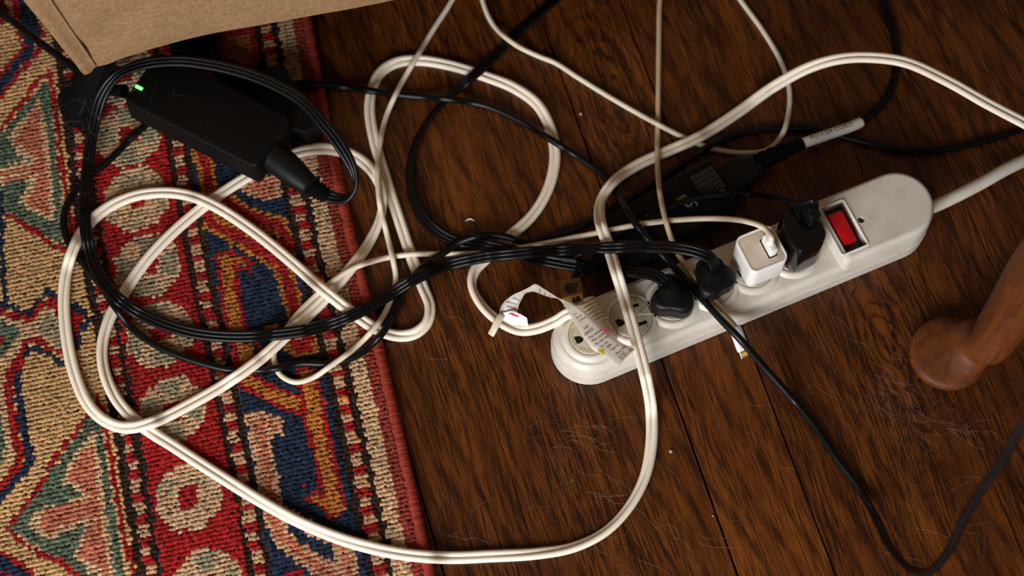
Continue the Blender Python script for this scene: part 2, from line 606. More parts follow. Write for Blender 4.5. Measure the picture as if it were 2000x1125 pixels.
rug = empty('rug', rug_pt(0.3, 0.1, 0), 'hand-knotted wool rug with red, navy and beige border pattern at the left', 'rug')
def rug_base():
    vs = np.linspace(RV0, RV1, 60)
    V, Fc = [], []
    for v in vs:
        for u, z in ((0.001, 0.0), (0.001, 0.0062), (RU1, 0.0062), (RU1, 0.0)):
            V.append(rug_pt(u, v, z))
    for i in range(59):
        for k in range(4):
            Fc.append([i * 4 + k, i * 4 + (k + 1) % 4, i * 4 + 4 + (k + 1) % 4, i * 4 + 4 + k])
    Fc.append([0, 1, 2, 3]); Fc.append([59 * 4 + k for k in (3, 2, 1, 0)])
    return V, Fc
obj('rug_foundation', rug_base(), 'rug_back', rug, 0)

DU, DV = 0.0022, 0.0029
US = np.arange(0.0066, RU1, DU)
VS = np.arange(RV0 + 0.002, RV1, DV)
UU, VV = np.meshgrid(US, VS)
UU = (UU + (np.arange(len(VS)) % 2)[:, None] * DU * 0.3).ravel(); VV = VV.ravel()
N = len(UU)
# --- the woven chart: drawn in the photograph's pixel frame, which maps one to one onto rug (u, v)
def chart(u, v):
    off = edge_off(v)
    X = EA.x + ED.x * v + EN.x * (off - u); Y = EA.y + ED.y * v + EN.y * (off - u); Zc = RUGZ
    y = Y + CAMD; z = Zc - CAMH
    yc = y * CT + z * ST; zc = -y * ST + z * CT
    return 1000 + FPX * X / -zc, 562.5 - FPX * yc / -zc
JX, JY = chart(UU + RNG.normal(0, 0.0005, N), VV + RNG.normal(0, 0.0005, N))
YARN = dict(beige=(204, 159, 105), cream=(210, 168, 126), grey=(158, 143, 112), red=(164, 24, 24), pink=(196, 112, 82), teal=(92, 104, 82),
            navy=(28, 43, 64), gold=(186, 112, 42), brown=(46, 29, 19), rust=(150, 56, 42), rosebeige=(200, 150, 112), darkred=(120, 22, 22))
YN = list(YARN)
cidx = np.full(N, YN.index('beige'))
def setc(mask, name):
    cidx[mask] = YN.index(name)
def inpoly(pts):
    r = np.zeros(N, bool); n = len(pts)
    for i in range(n):
        x1, y1 = pts[i]; x2, y2 = pts[(i + 1) % n]
        if y1 == y2: continue
        c = ((y1 > JY) != (y2 > JY)) & (JX < (x2 - x1) * (JY - y1) / (y2 - y1) + x1)
        r ^= c
    return r
def near(pts, w):
    r = np.zeros(N, bool)
    for (x1, y1), (x2, y2) in zip(pts[:-1], pts[1:]):
        dx, dy = x2 - x1, y2 - y1
        t = np.clip(((JX - x1) * dx + (JY - y1) * dy) / (dx * dx + dy * dy + 1e-9), 0, 1)
        r |= np.hypot(JX - x1 - t * dx, JY - y1 - t * dy) < w / 2
    return r
def poly(c, *pts): setc(inpoly(pts), c)
def line(c, w, *pts): setc(near(pts, w), c)

# border stripes: u measured in from the bound edge
def ub(px):
    return rug_uv(P(px, 983, RUGZ))[0]
u_b0, u_b1, u_k1, u_p1, u_k2 = ub(779), ub(743), ub(728), ub(703), ub(688)
u_n1, u_k3, u_p2, u_k4, u_r1 = ub(507), ub(493), ub(471), ub(459), ub(296)
u_k5, u_p3, u_k6, u_t1 = ub(281), ub(261), ub(243), ub(234)
JU = UU + RNG.normal(0, 0.0004, N)
def band(c, a, b, extra=True): setc((JU >= a) & (JU < b) & extra, c)
def bands():
    band('rust', 0, 0.0126); band('cream', 0.0126, u_b1); band('brown', u_b1, u_k1); band('brown', u_p1, u_k2)
    band('navy', u_k2, u_n1)
    band('brown', u_n1, u_k3); band('brown', u_p2, u_k4); band('red', u_k4, u_r1); band('brown', u_r1, u_k5)
    band('brown', u_p3, u_k6); band('beige', u_k6, u_t1 + 0.002)
bands()
navy_zone = (JU > u_k2) & (JU < u_n1)
nb = RNG.random(N)
# narrow barber-pole stripes
row = np.floor((VV + 0.0015 * np.sin(VV * 90)) / 0.0131 * 2.0)
for a, b, ph in ((u_k1, u_p1, 0), (u_k3, u_p2, 1), (u_k5, u_p3, 0)):
    z = (JU >= a) & (JU < b)
    alt = np.mod((VV + 0.0012 * np.sin(VV * 70 + ph * 2)) / 0.0131 + ph * 0.4, 1.0)
    setc(z & (alt < 0.56), 'rosebeige'); setc(z & (alt >= 0.56), 'red')
# rosettes along the red stripe
RC = [(225, 20), (238, 140), (250, 262), (264, 387), (287, 517), (310, 650), (335, 800), (367, 968), (402, 1140), (440, 1320)]
for i, (cx, cy) in enumerate(RC):
    rx, ry = 60 + i * 0.9, 56 + i * 1.6
    a = (JX - cx) / rx; b = (JY - cy + 0.12 * (JX - cx)) / ry
    d = np.maximum(np.maximum(abs(a), abs(b)), (abs(a) + abs(b)) * 0.72)
    inred = (JU > u_k4) & (JU < u_r1)
    setc((d < 1.0) & inred, 'cream')
    ang = np.arctan2(b, a)
    if i not in (7,):
        g = (d < 0.92) & (d > 0.42) & inred & (np.cos(4 * ang + (0.6 if i % 2 else 0)) > -0.25 + 0.6 * (nb - 0.5))
        setc(g, 'grey')
        if i in (3, 5): setc((d < 0.9) & (d > 0.75) & inred & (nb < 0.5), 'grey'); 
        if i == 3: setc((d < 0.86) & (d > 0.35) & inred & (nb > 0.25), 'cream')
    else:
        setc((d < 0.98) & (d > 0.5) & inred & (b < -0.2) & (b > -0.5) & (nb < 0.5), 'grey')
    setc((abs(JX - cx) < 17) & (abs(JY - cy + 0.12 * (JX - cx)) < (22 if i == 7 else 15)) & inred, 'red')
# field: upper triangle
poly('darkred', (-60, -60), (12, -60), (15, 40), (-60, 50)); poly('red', (22, -40), (33, -40), (40, 65), (48, 90), (40, 90), (26, 30))
poly('navy', (33, -60), (48, -60), (72, 42), (78, 65), (70, 80), (60, 103), (40, 128), (20, 155), (0, 182), (-40, 230), (-50, 190), (0, 145), (15, 120), (30, 105), (48, 86), (42, 65), (36, 40))
line('red', 8, (-30, 180), (0, 143), (15, 125), (28, 108), (47, 88)); line('red', 9, (76, 48), (83, 68))
line('red', 8, (-30, 225), (0, 189), (15, 167), (25, 152), (40, 135), (50, 124), (62, 113), (76, 90))
poly('teal', (92, 150), (-80, 350), (125, 478), (118, 400), (105, 260))
poly('cream', (70, 192), (80, 195), (90, 260), (100, 340), (108, 425), (100, 428), (60, 410), (32, 388), (48, 372), (60, 352), (28, 350), (5, 358), (-45, 352), (-40, 340), (0, 322), (45, 313), (60, 306), (35, 298), (12, 265), (25, 248), (45, 225))
poly('pink', (68, 205), (75, 215), (83, 280), (90, 330), (95, 415), (80, 412), (48, 392), (62, 372), (72, 342), (0, 352), (-30, 347), (0, 333), (65, 318), (75, 305), (45, 290), (28, 270), (45, 240))
line('cream', 7, (-10, 345), (20, 340), (76, 336)); line('cream', 6, (0, 325), (60, 312))
line('red', 9, (88, 142), (65, 162), (50, 186), (30, 210), (5, 240), (-95, 352)); line('red', 9, (-95, 350), (0, 405), (30, 425), (70, 450), (100, 475), (135, 487))
line('red', 10, (95, 135), (105, 190), (112, 250), (118, 310), (128, 375), (142, 450), (148, 490))
poly('teal', (-5, 290), (30, 300), (56, 307), (40, 314), (-10, 325)); poly('teal', (5, 361), (30, 352), (55, 354), (46, 370), (32, 388), (12, 392), (0, 375))
# scroll at the left
line('navy', 10, (0, 380), (2, 500), (8, 565), (12, 592)); line('navy', 11, (-60, 590), (10, 595), (35, 602), (48, 612), (60, 606), (68, 592), (78, 580), (90, 570), (102, 572), (120, 585), (145, 597), (160, 608), (171, 618), (164, 632), (155, 645), (150, 660), (146, 676))
poly('red', (-60, 600), (5, 600), (40, 612), (58, 613), (70, 597), (85, 582), (105, 580), (140, 600), (162, 616), (155, 640), (145, 660), (118, 655), (105, 600), (85, 600), (70, 618), (45, 626), (0, 616), (-60, 620))
poly('cream', (-60, 618), (0, 612), (40, 630), (60, 628), (82, 602), (100, 598), (115, 612), (122, 660), (116, 692), (95, 664), (65, 656), (48, 664), (30, 690), (0, 712), (-60, 730))
poly('teal', (-60, 628), (-10, 622), (30, 636), (40, 648), (22, 672), (0, 700), (-60, 720)); poly('grey', (72, 632), (90, 610), (108, 612), (116, 640), (116, 680), (98, 660), (75, 650)); poly('red', (-30, 655), (8, 652), (12, 665), (-10, 676))
line('navy', 10, (37, 705), (47, 692), (55, 680), (62, 674), (75, 678), (88, 686), (98, 690), (106, 696), (116, 706)); line('red', 11, (20, 712), (38, 694), (48, 668), (65, 661), (80, 664), (92, 676), (118, 686))
line('navy', 16, (33, 712), (33, 750), (38, 800), (46, 840), (54, 870), (57, 895), (46, 912), (30, 935), (12, 955), (-40, 1010)); line('red', 17, (42, 700), (18, 722), (15, 760), (22, 805), (31, 850), (38, 890), (34, 908), (15, 932), (-40, 985))
line('cream', 12, (2, 740), (2, 780), (8, 830), (18, 880), (18, 905), (-30, 950)); poly('teal', (-80, 780), (-5, 790), (8, 860), (4, 905), (-60, 940))
# lower triangle
poly('teal', (185, 788), (172, 815), (20, 1030), (165, 1127), (300, 1210), (262, 1200), (245, 1125), (230, 1040), (218, 980), (205, 890), (195, 820))
poly('cream', (178, 838), (188, 845), (192, 880), (201, 960), (213, 1050), (225, 1130), (235, 1170), (190, 1128), (165, 1105), (142, 1085), (155, 1045), (167, 1022), (112, 1042), (108, 1054), (80, 1045), (50, 1025), (70, 995), (90, 985), (110, 982), (160, 965), (135, 945), (118, 935), (128, 910), (150, 875))
poly('pink', (172, 866), (180, 880), (183, 920), (190, 960), (198, 1010), (205, 1080), (214, 1130), (180, 1100), (150, 1080), (165, 1050), (174, 1018), (110, 1035), (100, 1041), (70, 1027), (85, 995), (105, 990), (150, 978), (174, 970), (150, 945), (130, 940), (140, 910), (160, 880))
line('cream', 6, (110, 987), (165, 966)); line('cream', 6, (115, 1028), (185, 1008)); 
poly('teal', (100, 955), (130, 948), (158, 962), (118, 984), (95, 985)); poly('teal', (112, 1045), (140, 1030), (168, 1022), (150, 1045), (140, 1075), (115, 1070))
line('red', 9, (190, 783), (165, 815), (142, 848), (108, 887), (90, 917), (75, 950), (55, 975), (40, 997), (10, 1033)); line('red', 9, (10, 1033), (50, 1062), (70, 1074), (110, 1094), (140, 1115), (300, 1215))
line('red', 10, (190, 772), (200, 812), (212, 870), (217, 900), (226, 960), (233, 1000), (242, 1045), (252, 1090), (262, 1140), (275, 1200))
poly('navy', (-120, 1082), (0, 1082), (30, 1093), (60, 1117), (120, 1160), (150, 1250), (-120, 1300)); line('red', 9, (-120, 1078), (0, 1080), (20, 1085), (42, 1105), (66, 1119), (125, 1160)); poly('red', (-20, 1118), (18, 1112), (30, 1135), (-20, 1150))
bands_again = (JU < u_t1) & (JU > u_k6 - 0.0)
# navy band: vines and hooks
keep = cidx.copy()
def vine(pts, core, cw, rim, rw):
    line(rim, cw + 2 * rw, *pts); line(core, cw, *pts)
vine([(375, 250), (396, 305), (404, 335), (408, 372)], 'red', 18, 'gold', 9)
vine([(418, 382), (470, 412), (515, 431), (545, 442), (558, 462), (562, 485)], 'red', 22, 'gold', 9)
vine([(398, 400), (408, 428), (440, 446), (480, 470), (520, 492), (545, 510), (558, 540), (568, 575), (578, 612)], 'red', 20, 'gold', 10)
vine([(440, 512), (448, 570), (458, 620), (468, 680), (478, 705)], 'gold', 24, 'red', 9)
line('red', 9, (416, 505), (430, 494), (452, 489), (470, 500), (489, 510), (486, 523), (462, 524)); line('gold', 10, (432, 504), (452, 500), (478, 514))
line('gold', 26, (476, 668), (482, 700), (500, 706), (535, 712)); line('red', 8, (455, 668), (462, 700), (466, 720)); line('red', 7, (500, 670), (515, 690))
vine([(480, 738), (530, 768), (565, 782), (606, 796)], 'gold', 22, 'red', 9)
vine([(598, 728), (608, 775), (616, 830), (630, 880), (642, 930), (652, 985)], 'gold', 26, 'red', 9)
poly('red', (592, 970), (605, 958), (640, 955), (650, 1000), (640, 1008), (625, 990)); poly('gold', (600, 972), (635, 964), (662, 962), (672, 996), (650, 1008), (636, 992))
poly('gold', (555, 655), (575, 640), (615, 636), (622, 690), (575, 700), (556, 680)); poly('red', (560, 655), (580, 645), (606, 645), (610, 680), (580, 690), (564, 676)); poly('pink', (577, 658), (587, 656), (588, 668), (578, 668))
line('gold', 7, (520, 640), (540, 635))
poly('rosebeige', (462, 340), (560, 335), (548, 362), (547, 383), (515, 390), (480, 381), (470, 365)); poly('pink', (482, 350), (538, 350), (534, 376), (512, 380), (490, 372))
poly('rosebeige', (477, 808), (520, 802), (550, 820), (556, 852), (535, 845), (528, 862), (545, 940), (552, 990), (500, 955), (495, 900), (483, 850)); line('pink', 17, (502, 822), (512, 860), (520, 920), (530, 975)); line('pink', 12, (502, 816), (538, 830))
poly('rosebeige', (506, 960), (552, 985), (600, 1010), (645, 1050), (692, 1060), (705, 1140), (720, 1200), (660, 1200), (615, 1128), (590, 1102), (535, 1062), (520, 1030)); line('pink', 17, (522, 985), (545, 1040), (600, 1085), (650, 1130)); line('pink', 12, (580, 1015), (640, 1055), (668, 1070), (680, 1120))
poly('navy', (563, 1022), (582, 1020), (602, 1045), (648, 1062), (652, 1090), (640, 1092), (600, 1066), (575, 1050), (560, 1036))
poly('red', (560, 1110), (590, 1112), (596, 1140), (566, 1145)); line('red', 8, (590, 942), (597, 950))
poly('red', (425, 60), (500, 45), (510, 115), (490, 132), (425, 115)); poly('gold', (440, 75), (485, 58), (494, 108), (482, 122), (438, 108)); poly('gold', (385, 112), (405, 118), (400, 135), (382, 130))
vine([(520, 140), (545, 190), (540, 230)], 'red', 14, 'gold', 8); vine([(400, 150), (440, 200), (500, 240)], 'red', 16, 'gold', 8)
vine([(660, 1180), (640, 1260), (690, 1340), (680, 1420)], 'gold', 22, 'red', 9); vine([(360, 40), (390, -60), (430, -160)], 'gold', 20, 'red', 9)
cidx = np.where(navy_zone | (keep == cidx), cidx, keep)
# colour per knot, with the mottling of hand-spun wool
base = np.array([lin(YARN[n])[:3] for n in YN])[cidx]
amp = 1 + RNG.normal(0, 0.10, (N, 1)) + 0.10 * np.sin(VV * 60 + 3 * np.sin(VV * 17))[:, None] * (np.abs(base[:, :1] - 0.55) < 0.4)
amp2 = 1 + RNG.normal(0, 0.22, (N, 1)) * (cidx == YN.index('navy'))[:, None] + RNG.normal(0, 0.2, (N, 1)) * (cidx == YN.index('teal'))[:, None] + RNG.normal(0, 0.16, (N, 1)) * (cidx == YN.index('red'))[:, None]
tint = 1 + RNG.normal(0, 0.04, (N, 3))
kc = np.clip(base * np.clip(amp, 0.5, 1.5) * np.clip(amp2, 0.35, 2.2) * tint, 0.002, 1)
# geometry: every row of knots a combed ridge, every knot a little bulge in it
def knots():
    nu, nv = len(US), len(VS)
    pu = np.array([-0.43, 0.0, 0.43]); zu = np.array([-0.00022, 0.0, -0.00022])
    pv = np.array([-0.56, -0.20, 0.20, 0.50]); zv = np.array([0.0076, 0.0085, 0.0088, 0.0081])
    K = UU.reshape(nv, nu), VV.reshape(nv, nu)
    jz = RNG.normal(0, 0.00022, (nv, nu)) + RNG.normal(0, 0.00012, (nv, 1)); jv = RNG.normal(0, 0.00040, (nv, nu)); js = 1 + RNG.normal(0, 0.10, (nv, nu))
    dk = np.isin(cidx, [YN.index('brown')]).reshape(nv, nu)
    U4 = K[0][:, :, None, None] + (pu[None, None, :, None] * DU) + RNG.normal(0, 0.00009, (nv, nu, 3, 4))
    V4 = K[1][:, :, None, None] + jv[:, :, None, None] * (np.abs(pu)[None, None, :, None] < 0.4) + pv[None, None, None, :] * DV * js[:, :, None, None] + RNG.normal(0, 0.00010, (nv, nu, 3, 4))
    Z4 = zv[None, None, None, :] + zu[None, None, :, None] + jz[:, :, None, None] - 0.0006 * dk[:, :, None, None] + RNG.normal(0, 0.00016, (nv, nu, 3, 4))
    off = edge_off(V4)
    X4 = EA.x + ED.x * V4 + EN.x * (off - U4); Y4 = EA.y + ED.y * V4 + EN.y * (off - U4)
    co = np.stack([X4, Y4, Z4], -1).reshape(nv, nu * 3, 4, 3) - np.array(ORIG[rug.name])
    cc = np.ones((nv, nu, 3, 4, 4), np.float32)
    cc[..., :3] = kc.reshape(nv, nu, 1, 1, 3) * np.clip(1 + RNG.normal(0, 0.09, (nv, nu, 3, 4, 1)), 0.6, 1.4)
    cc[:, :, :, 0, :3] *= 0.94  # low edge of each row darkened: groove shade put into the colour
    w = nu * 3
    idx = np.arange(nv * w * 4).reshape(nv, w, 4)
    q = np.stack([idx[:, :-1, :-1], idx[:, 1:, :-1], idx[:, 1:, 1:], idx[:, :-1, 1:]], -1).reshape(-1, 4)
    me = bpy.data.meshes.new('pile')
    me.vertices.add(co.size // 3); me.vertices.foreach_set('co', co.astype(np.float32).ravel())
    me.loops.add(q.size); me.loops.foreach_set('vertex_index', q.astype(np.int32).ravel())
    me.polygons.add(len(q)); me.polygons.foreach_set('loop_start', (np.arange(len(q)) * 4).astype(np.int32))
    me.polygons.foreach_set('use_smooth', np.ones(len(q), bool))
    me.update(calc_edges=True); me.validate()
    at = me.color_attributes.new('yarn', 'FLOAT_COLOR', 'POINT')
    at.data.foreach_set('color', cc.ravel())
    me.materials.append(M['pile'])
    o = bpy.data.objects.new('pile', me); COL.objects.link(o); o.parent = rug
    o['kind'] = 'stuff'
knots()
# an overcast cord binds the edge
def binding(u, r, z):
    vs = np.arange(RV0, RV1, 0.0007)
    pts = [rug_pt(u, v, z) for v in vs]
    sc = [1 + 0.03 * math.sin(i * 0.7 * 2 * math.pi / 2.1) + random.gauss(0, 0.035) for i in range(len(vs))]
    return sweep(pts, [(r * math.cos(a), r * math.sin(a)) for a in np.linspace(0, 2 * math.pi, 9)[:-1]], scale=sc)
obj('edge_binding', binding(0.0030, 0.0042, 0.0048), 'rust', rug, 80, label='rust red overcast edge binding')

# ------------------------------------------------------------------ sofa
SZ = 0.072
def sofa():
    bl = [(165, 149), (178, 146), (200, 134), (235, 118), (300, 97), (400, 71), (500, 53), (610, 33), (700, 17), (800, -4), (960, -40), (1300, -120)]
    base = [P(x, y, SZ) for x, y in bl]
    sp = spl([(p.x, p.y) for p in base], 0.008)
    fd = Vector((base[9].x - base[4].x, base[9].y - base[4].y, 0)).normalized()
    bk = Vector((-fd.y, fd.x, 0))
    if bk.y < 0: bk = -bk
    origin = Vector((base[0].x, base[0].y, 0)) + fd * 0.3 + bk * 0.3
    t = empty('sofa', (origin.x, origin.y, 0), 'sofa in beige linen upholstery, one corner showing at the top', 'sofa')
    c0 = Vector((base[0].x, base[0].y, 0)); c1 = Vector((sp[-1][0], sp[-1][1], 0))
    left = [c0 - fd * 0.004 + bk * d for d in (0.006, 0.02, 0.06, 0.15, 0.3, 0.5, 0.75)][::-1]
    left = [c0 - fd * 0.01 + bk * 0.75, c0 - fd * 0.01 + bk * 0.4, c0 - fd * 0.009 + bk * 0.1, c0 - fd * 0.007 + bk * 0.03, c0 - fd * 0.003 + bk * 0.008]
    loop = left + [Vector((x, y, 0)) for x, y in sp] + [c1 + bk * 0.75]
    zs = [SZ, SZ + 0.0012, SZ + 0.006] + [SZ + 0.012 * k for k in range(1, 12)] + [0.24, 0.3, 0.38, 0.42, 0.44]
    rings = []
    for z in zs:
        h = z - SZ
        R = []
        for i, p in enumerate(loop):
            d = (p - c0).dot(fd)
            wl = math.exp(-max(d, 0) / 0.02) if i > 3 else 1.0
            q = p - fd * (0.15 * min(h, 0.12)) * math.exp(-max(d, 0) / 0.03)
            # a soft crease and slack near the corner
            if 4 < i < len(loop) - 1:
                cr = 0.0045 * math.exp(-((h - 0.030 - 0.55 * (d - 0.02)) / 0.008) ** 2) * math.exp(-((d - 0.035) / 0.03) ** 2)
                seam = 0.0030 * math.exp(-((d - 0.0085) / 0.0035) ** 2)
                q += bk * (cr + seam) - bk * 0.002 * math.exp(-((d - 0.05) / 0.03) ** 2) * math.sin(h * 40)
                if h < 0.004: q += bk * 0.001
                q += bk * 0.004 * min(h / 0.1, 1)
            if z > 0.37:
                k = (z - 0.37) / 0.07
                cen = origin
                q = q + (Vector((cen.x, cen.y, 0)) - q).normalized() * (0.05 * (1 - math.sqrt(max(0, 1 - k * k))))
            R.append((q.x, q.y, z))
        rings.append(R)
    obj('upholstery', loft(rings), 'linen', t, 60)
    # welt seam beside the corner
    pts = []
    for k in range(26):
        h = 0.004 + 0.010 * k
        d = 0.0085
        q = c0 + fd * d - fd * (0.15 * min(h, 0.12)) * math.exp(-d / 0.03)
        # follow the front line of the base there
        j = min(range(len(sp)), key=lambda i: abs((Vector((sp[i][0], sp[i][1], 0)) - c0).dot(fd) - d))
        q = q + bk * ((Vector((sp[j][0], sp[j][1], 0)) - c0).dot(bk) + 0.0022 + 0.004 * min(h / 0.1, 1))
        pts.append((q.x, q.y, SZ + h))
    obj('corner_seam', sweep(pts, [(0.0011 * math.cos(a), 0.0011 * math.sin(a)) for a in np.linspace(0, 6.283, 9)[:-1]], lat0=tuple(fd)), 'linen', t, 80)
    # black foot under the corner
    fp = [P(x, y, RUGZ) for x, y in ((127, 236), (137, 249), (166, 249), (176, 242), (198, 226), (205, 205), (185, 178), (142, 178), (121, 203), (122, 222))]
    cen = sum(fp, Vector()) / len(fp)
    up = [cen + (p - cen) * 1.0 for p in fp]
    top = [Vector((p.x, p.y, SZ + 0.02)) + fd * 0.022 + bk * 0.02 for p in fp]
    top = [Vector((q.x, q.y, q.z)) for q in [Vector((c0.x, c0.y, SZ + 0.02)) + fd * 0.028 + bk * 0.03 + (p - cen) * 0.7 for p in fp]]
    r0 = [(p.x, p.y, 0.0088) for p in fp]
    r1 = [(p.x, p.y, 0.022) for p in fp]
    r2 = [tuple((Vector((p.x, p.y, 0.030)) * 0.75 + q * 0.25)) for p, q in zip(fp, top)]
    r2 = [(a, b, 0.03) for a, b, _ in r2]
    obj('foot', loft([r0, r1, r2, [tuple(q) for q in top]]), 'black_matte', t, 35, label='black sofa foot covered in lint')
    # dark underside rail
    f = Frame(Vector((c0.x, c0.y, 0)) + fd * 0.45 + bk * 0.36, fd)
    obj('base_rail', f.tr(box(0.82, 0.6, 0.062, SZ + 0.02)), 'dark', t, 35)
    f2 = Frame(Vector((c0.x, c0.y, 0)) + fd * 0.82 + bk * 0.66, fd)
    obj('foot', f2.tr(box(0.05, 0.05, 0.0, 0.07)), 'black_matte', t, 35)
    f2 = Frame(Vector((c0.x, c0.y, 0)) + fd * 0.06 + bk * 0.66, fd)
    obj('foot', f2.tr(box(0.05, 0.05, 0.009, 0.07)), 'black_matte', t, 35)
    f2 = Frame(Vector((c0.x, c0.y, 0)) + fd * 0.82 + bk * 0.08, fd)
    obj('foot', f2.tr(box(0.05, 0.05, 0.0, 0.07)), 'black_matte', t, 35)
sofa()

# ------------------------------------------------------------------ power strip
C1 = P(1153, 652, 0.0285); C5 = P(1470, 522, 0.0285)
SX = (C5 - C1); PITCH = SX.length / 4; SX.normalize()
SF = Frame((C1.x, C1.y, 0), SX)
HW = 0.0242
X0, X1, XS = -HW, 0.2405, 0.166
strip = empty('power_strip', SF(0.11, 0, 0), 'off-white six-outlet power strip with a red switch on the wooden floor', 'power strip')
def stad(d, x0=X0, x1=X1, hw=HW, n=18):
    r = hw - d
    out = []
    a, b = x1 - hw, x0 + hw
    for i in range(n + 1):
        t = -math.pi / 2 + math.pi * i / n
        out.append((a + r * math.cos(t), r * math.sin(t)))
    for i in range(n + 1):
        t = math.pi / 2 + math.pi * i / n
        out.append((b + r * math.cos(t), r * math.sin(t)))
    return out
obj('base_shell', SF.tr(loft([[(x, y, z) for x, y in stad(d)] for z, d in ((0, 0.001), (0.001, 0), (0.0125, 0), (0.0128, 0.0006))])), 'strip', strip, 30)
obj('top_shell', SF.tr(loft([[(x, y, z) for x, y in stad(d)] for z, d in ((0.0128, 0.0004), (0.0222, 0.0010), (0.0232, 0.0013), (0.0238, 0.0020), (0.0254, 0.0040), (0.0258, 0.0054))])), 'strip', strip, 22)
# raised end with the switch
def dshape(d, n=20):
    hw = HW - 0.0006; r = hw - d; a = X1 - 0.0006 - hw
    out = [(a + r * math.cos(-math.pi / 2 + math.pi * i / n), r * math.sin(-math.pi / 2 + math.pi * i / n)) for i in range(n + 1)]
    c = 0.004
    for k, (sx, sy) in enumerate(((XS + d, 1), (XS + d, -1))):
        for i in range(6):
            t = math.pi / 2 * (i / 5)
            if k == 0:
                out.append((sx + c - c * math.sin(t), (r - c) + c * math.cos(t)))
            else:
                out.append((sx + c - c * math.cos(t), -(r - c) - c * math.sin(t)))
    return out
lv = [(0.0215, -0.0002), (0.0240, 0.0), (0.0325, 0.0004), (0.0345, 0.0010), (0.0358, 0.0022), (0.0362, 0.0034)]
hs = loft([[(x - (0.004 * (0.034 - z) / 0.012 * max(0, min(1, (HW - 0.003 - abs(y)) / 0.006)) if (x < XS + 0.012 and z < 0.034) else 0), y, z) for x, y in dshape(d)] for z, d in lv], cap1=False)
swc = (0.1757, -0.0006); sww, swh = 0.0182, 0.0338
hp = plate(dshape(0.0034), [rrect(sww, swh, 0.0012, 3, *swc), circ(0.0023, 16, 0.1890, -0.0006)], 0.0362, 0.0085)
obj('switch_housing', SF.tr(join(hs, hp)), 'strip', strip, 28)
def ringplate(w, h, r, t, z0, z1):
    o = rrect(w, h, r, 4); i = rrect(w - 2 * t, h - 2 * t, max(r - t, 0.0005), 4)
    R = [[(x, y, z0) for x, y in o], [(x, y, z1 - 0.0002) for x, y in rrect(w, h, r, 4)], [(x, y, z1) for x, y in rrect(w - 0.0005, h - 0.0005, r, 4)],
         [(x, y, z1) for x, y in rrect(w - 2 * t + 0.0004, h - 2 * t + 0.0004, r, 4)], [(x, y, z1 - 0.0003) for x, y in i], [(x, y, z0 - 0.003) for x, y in i]]
    return loft(R, False, False)
fsw = SF.at(swc[0], swc[1], 0)
obj('switch_frame', fsw.tr(ringplate(sww + 0.0018, swh + 0.0018, 0.0016, 0.0011, 0.0361, 0.0369)), 'white', strip, 30)
obj('switch_well', fsw.tr(box(sww - 0.0002, swh - 0.0002, 0.0262, 0.0284)), 'grey_frame', strip, 30)
rk = rloft([(0.0284, 0), (0.0362, 0.0), (0.0372, 0.0003), (0.0376, 0.0009)], 0.0098, 0.0220, 0.0009, 3)
rk = ([(x, y, z - max(0, (z - 0.029)) * (0.35 if y < 0 else 0.0) * (abs(y) / 0.011) + (0.0 if y < 0 else 0.0)) for x, y, z in rk[0]], rk[1])
obj('rocker_switch', fsw.tr(rk), 'red', strip, 30, label='red rocker switch')
obj('hole_bottom', SF.at(0.1890, -0.0006, 0).tr(cyl(0.0023, 0.0023, 0.0270, 0.0290, 16)), 'dark', strip, 30)
